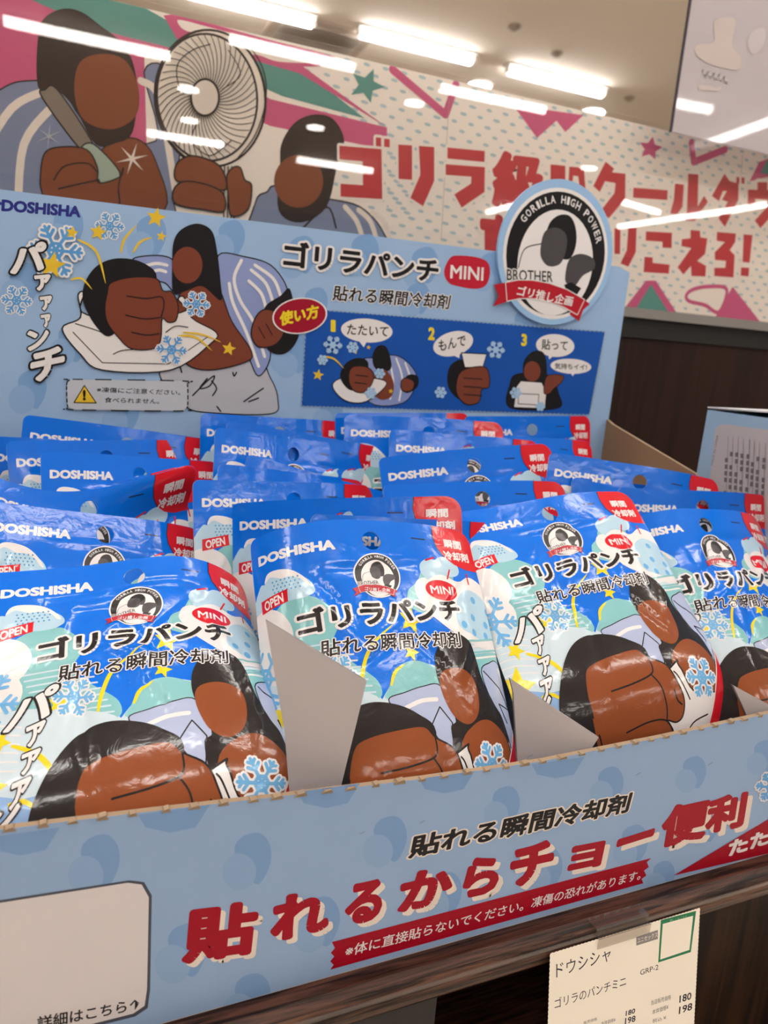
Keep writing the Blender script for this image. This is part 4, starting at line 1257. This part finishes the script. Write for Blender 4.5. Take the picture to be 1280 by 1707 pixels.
LABELS = {
 'A0': 'front left cool pack, whole OPEN flag and fist picture beside the low front wall',
 'B0': 'front middle cool pack, creased at its hole, behind the tallest grey divider',
 'C0': 'front cool pack right of the middle, its whole fist picture and blue hole showing',
 'D0': 'front cool pack at the far right end of the box, left side bent back',
 'A5': 'cool pack directly behind the front left pack, full logo word and round hole in view',
 'A4': 'left column cool pack with its red corner curling forward',
 'A6': 'cool pack whose red corner shows just behind the curled one in the left column',
 'A3': 'left column cool pack just behind the one with the curled red corner',
 'A2': 'left column cool pack second from the header card, left of a darker red corner',
 'A1': 'left column cool pack right against the header card, below the caution box',
 'B5': 'cool pack just behind the front middle pack, shiny top edge and hole catching light',
 'B8': 'cool pack squeezed behind the front middle pack, only its red corner showing at right',
 'B4': 'middle column cool pack third from the front, red corner mostly covered',
 'B7': 'middle column cool pack mostly hidden, only its upper left corner showing',
 'B3': 'middle column cool pack with the logo word sloping down to the right',
 'B2': 'middle column cool pack with clear red corner, behind the one with the sloping logo',
 'B6': 'middle column cool pack near the header, its red corner right of another red corner',
 'B1': 'cool pack against the header card under the drawn trousers',
 'C5': 'cool pack touching the header card under the first how-to picture, thin red strip',
 'C1': 'cool pack near the header under the blue how-to panel, logo and red corner showing',
 'C2': 'cool pack behind the tall tilted one, only its upper left part showing',
 'C3': 'tall tilted cool pack whose top rises to a big red corner with full lettering',
 'C4': 'cool pack directly behind the front pack right of the middle, thin blue band showing',
 'D1': 'cool pack in the back right corner against the header card and brown side wall',
 'D2': 'back right cool pack second from the header, small red corner below another',
 'D3': 'cool pack by the sloping brown side wall, full logo word and hole showing',
 'D4': 'cool pack behind the far right front pack, red corner below its neighbour',
 'D5': 'cool pack behind the far right front pack, sliver of red at the picture edge',
 'L1': 'cool pack at the very left edge of the picture, only one blue corner showing',
}
EXTRA = {'A0': dict(front_row=True, bulge=0.0085, wr=1.5, aR=52, aRv=0.85), 'B0': dict(front_row=True, bulge=0.006, wr=1.5, aL=72, aR=4), 'C0': dict(front_row=True, bulge=0.008, wr=1.5, aL=0, aR=2),
         'D0': dict(front_row=True, bulge=0.008, wr=1.5, aL=72, aR=20), 'A5': dict(front_row=True), 'B5': dict(front_row=True, aL=30), 'A4': dict(curlv=0.024, sag=0.016)}
for k, p in enumerate(PACKS):
    cool_pack(p[1:4], p[4], p[5], p[6], p[7], p[8], p[9], p[10], 40+k, LABELS[p[0]], **EXTRA.get(p[0], {}))

# ------------------------------------------------------------------ price tag on the shelf edge
KT, Y0, Z0 = 0.16, -0.0196, -0.004
def tagf(x, y):
    r = GM @ np.array([x, y, 1.0])
    t = (Y0-CAM[1]+KT*(CAM[2]-Z0))/(r[1]-KT*r[2])
    q = CAM + r*t
    return (q[0], q[2])
pt = tag(empty('price_tag', (0.28, Y0, -0.004)), 'cream paper price tag with torn edges in a clear holder on the shelf edge', 'price tag')
Tg = Art(tagf, 0.00026, 9)
Kp = lambda h: mat(h, 0.6, 'paper')
paper, ink, green, greyp = Kp('fbf3e4'), Kp('25242e'), Kp('2f7d55'), Kp('8d8886')
Tg.pre = None
x0, x1, z1, z0 = 0.2262, 0.3332, -0.0040, -0.0900
edge_pts = []
for (ax, az), (bx, bz) in (((x0, z0), (x1, z0)), ((x1, z0), (x1, z1)), ((x1, z1), (x0, z1)), ((x0, z1), (x0, z0))):
    n = int(math.hypot(bx-ax, bz-az)/0.0024)
    for i in range(n):
        for tt, dd in ((0.0, 0.0), (0.5, 0.00035)):
            t = (i+tt)/n
            nx, nz = (bz-az), -(bx-ax); L = math.hypot(nx, nz)
            edge_pts.append((ax+(bx-ax)*t+nx/L*dd, az+(bz-az)*t+nz/L*dd))
Tg.fill_t(edge_pts, paper)
b3 = sub(880, 1480, 3.2)
Tg.pre = b3
Tg.text('ドウシシャ', (150, 482), (440, 388), (150, 404), ink, bold=0.0)
Tg.text('ゴリラのパンチミニ', (142, 645), (522, 520), (142, 590), ink, bold=0.0)
Tg.text('GRP-2', (598, 466), (695, 435), (598, 438), ink, bold=-0.0)
Tg.poly([(577, 262), (692, 224), (692, 272), (577, 308)], greyp)
Tg.text('ユニセックス', (582, 296), (690, 262), (582, 268), Kp('e9e2da'), bold=0.01)
Tg.poly([(708, 172), (896, 122), (868, 342), (694, 398)], green)
Tg.poly([(718, 192), (880, 148), (860, 330), (704, 382)], paper)
Tg.text('詳しくはこちら', (756, 182), (846, 157), (756, 168), Kp('a9d8b6'), bold=0.0)
for tx, bl, br, tl in (('180', (806, 614), (870, 594), (808, 574)), ('198', (803, 674), (874, 650), (806, 634)), ('180', (520, 684), (570, 668), (522, 656)), ('198', (516, 728), (572, 712), (518, 694)),
                       ('当店販売価格', (656, 626), (762, 594), (656, 600)), ('本体価格¥', (662, 676), (748, 646), (662, 650)), ('税込 ¥', (664, 722), (736, 700), (664, 700)), ('販売価格', (296, 730), (368, 706), (296, 712)), ('本体価格¥', (390, 735), (466, 712), (390, 714))):
    Tg.text(tx, bl, br, tl, ink if tx.isdigit() else Kp('6b6664'), bold=0.02 if tx.isdigit() else 0.0, res=2)
tm = MB(); tm.mats = [paper]
def shear(o):
    for v in o.data.vertices: v.co.y += KT*(v.co.z)
co = Tg.panel('paper_card', Y0, 0.00004, pt, tm, offset=(0.28, Y0, Z0))
shear(co)
bkv = MB().box(x0+0.0005, x1-0.0005, Y0+0.0001, Y0+0.0004, z0+0.0005, z1-0.0005)
shear(bkv.build('card_back', [paper], pt, offset=(0.28, Y0, Z0)))
clip_m = clear_sheet('clear_holder', 'f2f0ee', 0.02, 1.5, 0.03, 'cfc8c4')
h = MB()
h.box(0.2575, 0.2945, -0.0186, -0.0180, -0.0030, 0.0012).box(0.2575, 0.2945, -0.0186, -0.0100, 0.0008, 0.0014).box(0.2575, 0.2945, -0.0212, -0.0206, -0.0095, -0.0030).box(0.2575, 0.2945, -0.0212, -0.0180, -0.0032, -0.0026)
h.build('clip', [clip_m], pt, offset=(0.28, Y0, Z0))
h = MB().box(-1.2, 1.8, -0.0190, -0.0184, -0.0030, -0.0005)
tag(h.build('shelf_edge_strip', [clip_m]), 'thin clear plastic strip along the front of the dark wood shelf', 'strip')

# ------------------------------------------------------------------ neighbouring carton on the right
XB, YF, ZT = 0.505, 0.203, 0.2775
nb = tag(empty('product_carton', (0.62, 0.08, 0)), 'pale blue carton with a grey print label on its side, right of the display box', 'box')
noff = (0.62, 0.08, 0)
MB().box(XB, 0.78, -0.004, YF, 0.0, ZT-0.003).build('body', [mat('a5c6e4', 0.4, 'card')], nb, offset=noff)
l = MB()
l.prism([(XB-0.0005, YF, ZT-0.0015), (0.78, YF, ZT-0.0015), (0.78, -0.004, ZT+0.008), (XB-0.0005, -0.004, ZT+0.008)], (0, 0, 0.0012))
l.build('lid', [mat('dfe3ea', 0.5, 'card')], nb, offset=noff)
def sidef(x, y):
    r = GM @ np.array([x, y, 1.0])
    q = CAM + r*(XB/r[0])
    return (-q[1], q[2])
sa = Art(sidef, 0.00035)
lw = [(1192, 716), (1198, 709), (1208, 707), (1420, 735), (1420, 900), (1172, 900)]
sa.poly(lw, mat('c9c4ca', 0.5, 'paper'))
dk = mat('77737a', 0.5, 'paper')
# lettering runs up the side
sa.text('MADE IN CHINA', (1188.5, 776), (1198, 726), (1184.5, 775), dk, bold=0.0, res=2)
for k, (x, y) in enumerate(((1214, 728), (1222, 729), (1231, 730), (1240, 732), (1250, 733), (1258, 735), (1267, 737), (1277, 739))):
    sa.line([(x, y), (x-5, y+130)], 0.8, mat('8b868c', 0.5, 'paper'), False)
    for q in range(9):
        if (q*7+k*3) % 5 == 0: continue
        yy = y+24+11*q; xx = x-0.04*(yy-y)
        sa.poly([(xx-4, yy), (xx+1, yy+0.6), (xx+0.6, yy+8), (xx-4.4, yy+7.4)], dk)
o = sa.panel('side_label', 0.0, 0.00005, nb)
for v in o.data.vertices:
    v.co = Vector((XB+v.co.y-noff[0], -v.co.x-noff[1], v.co.z-noff[2]))
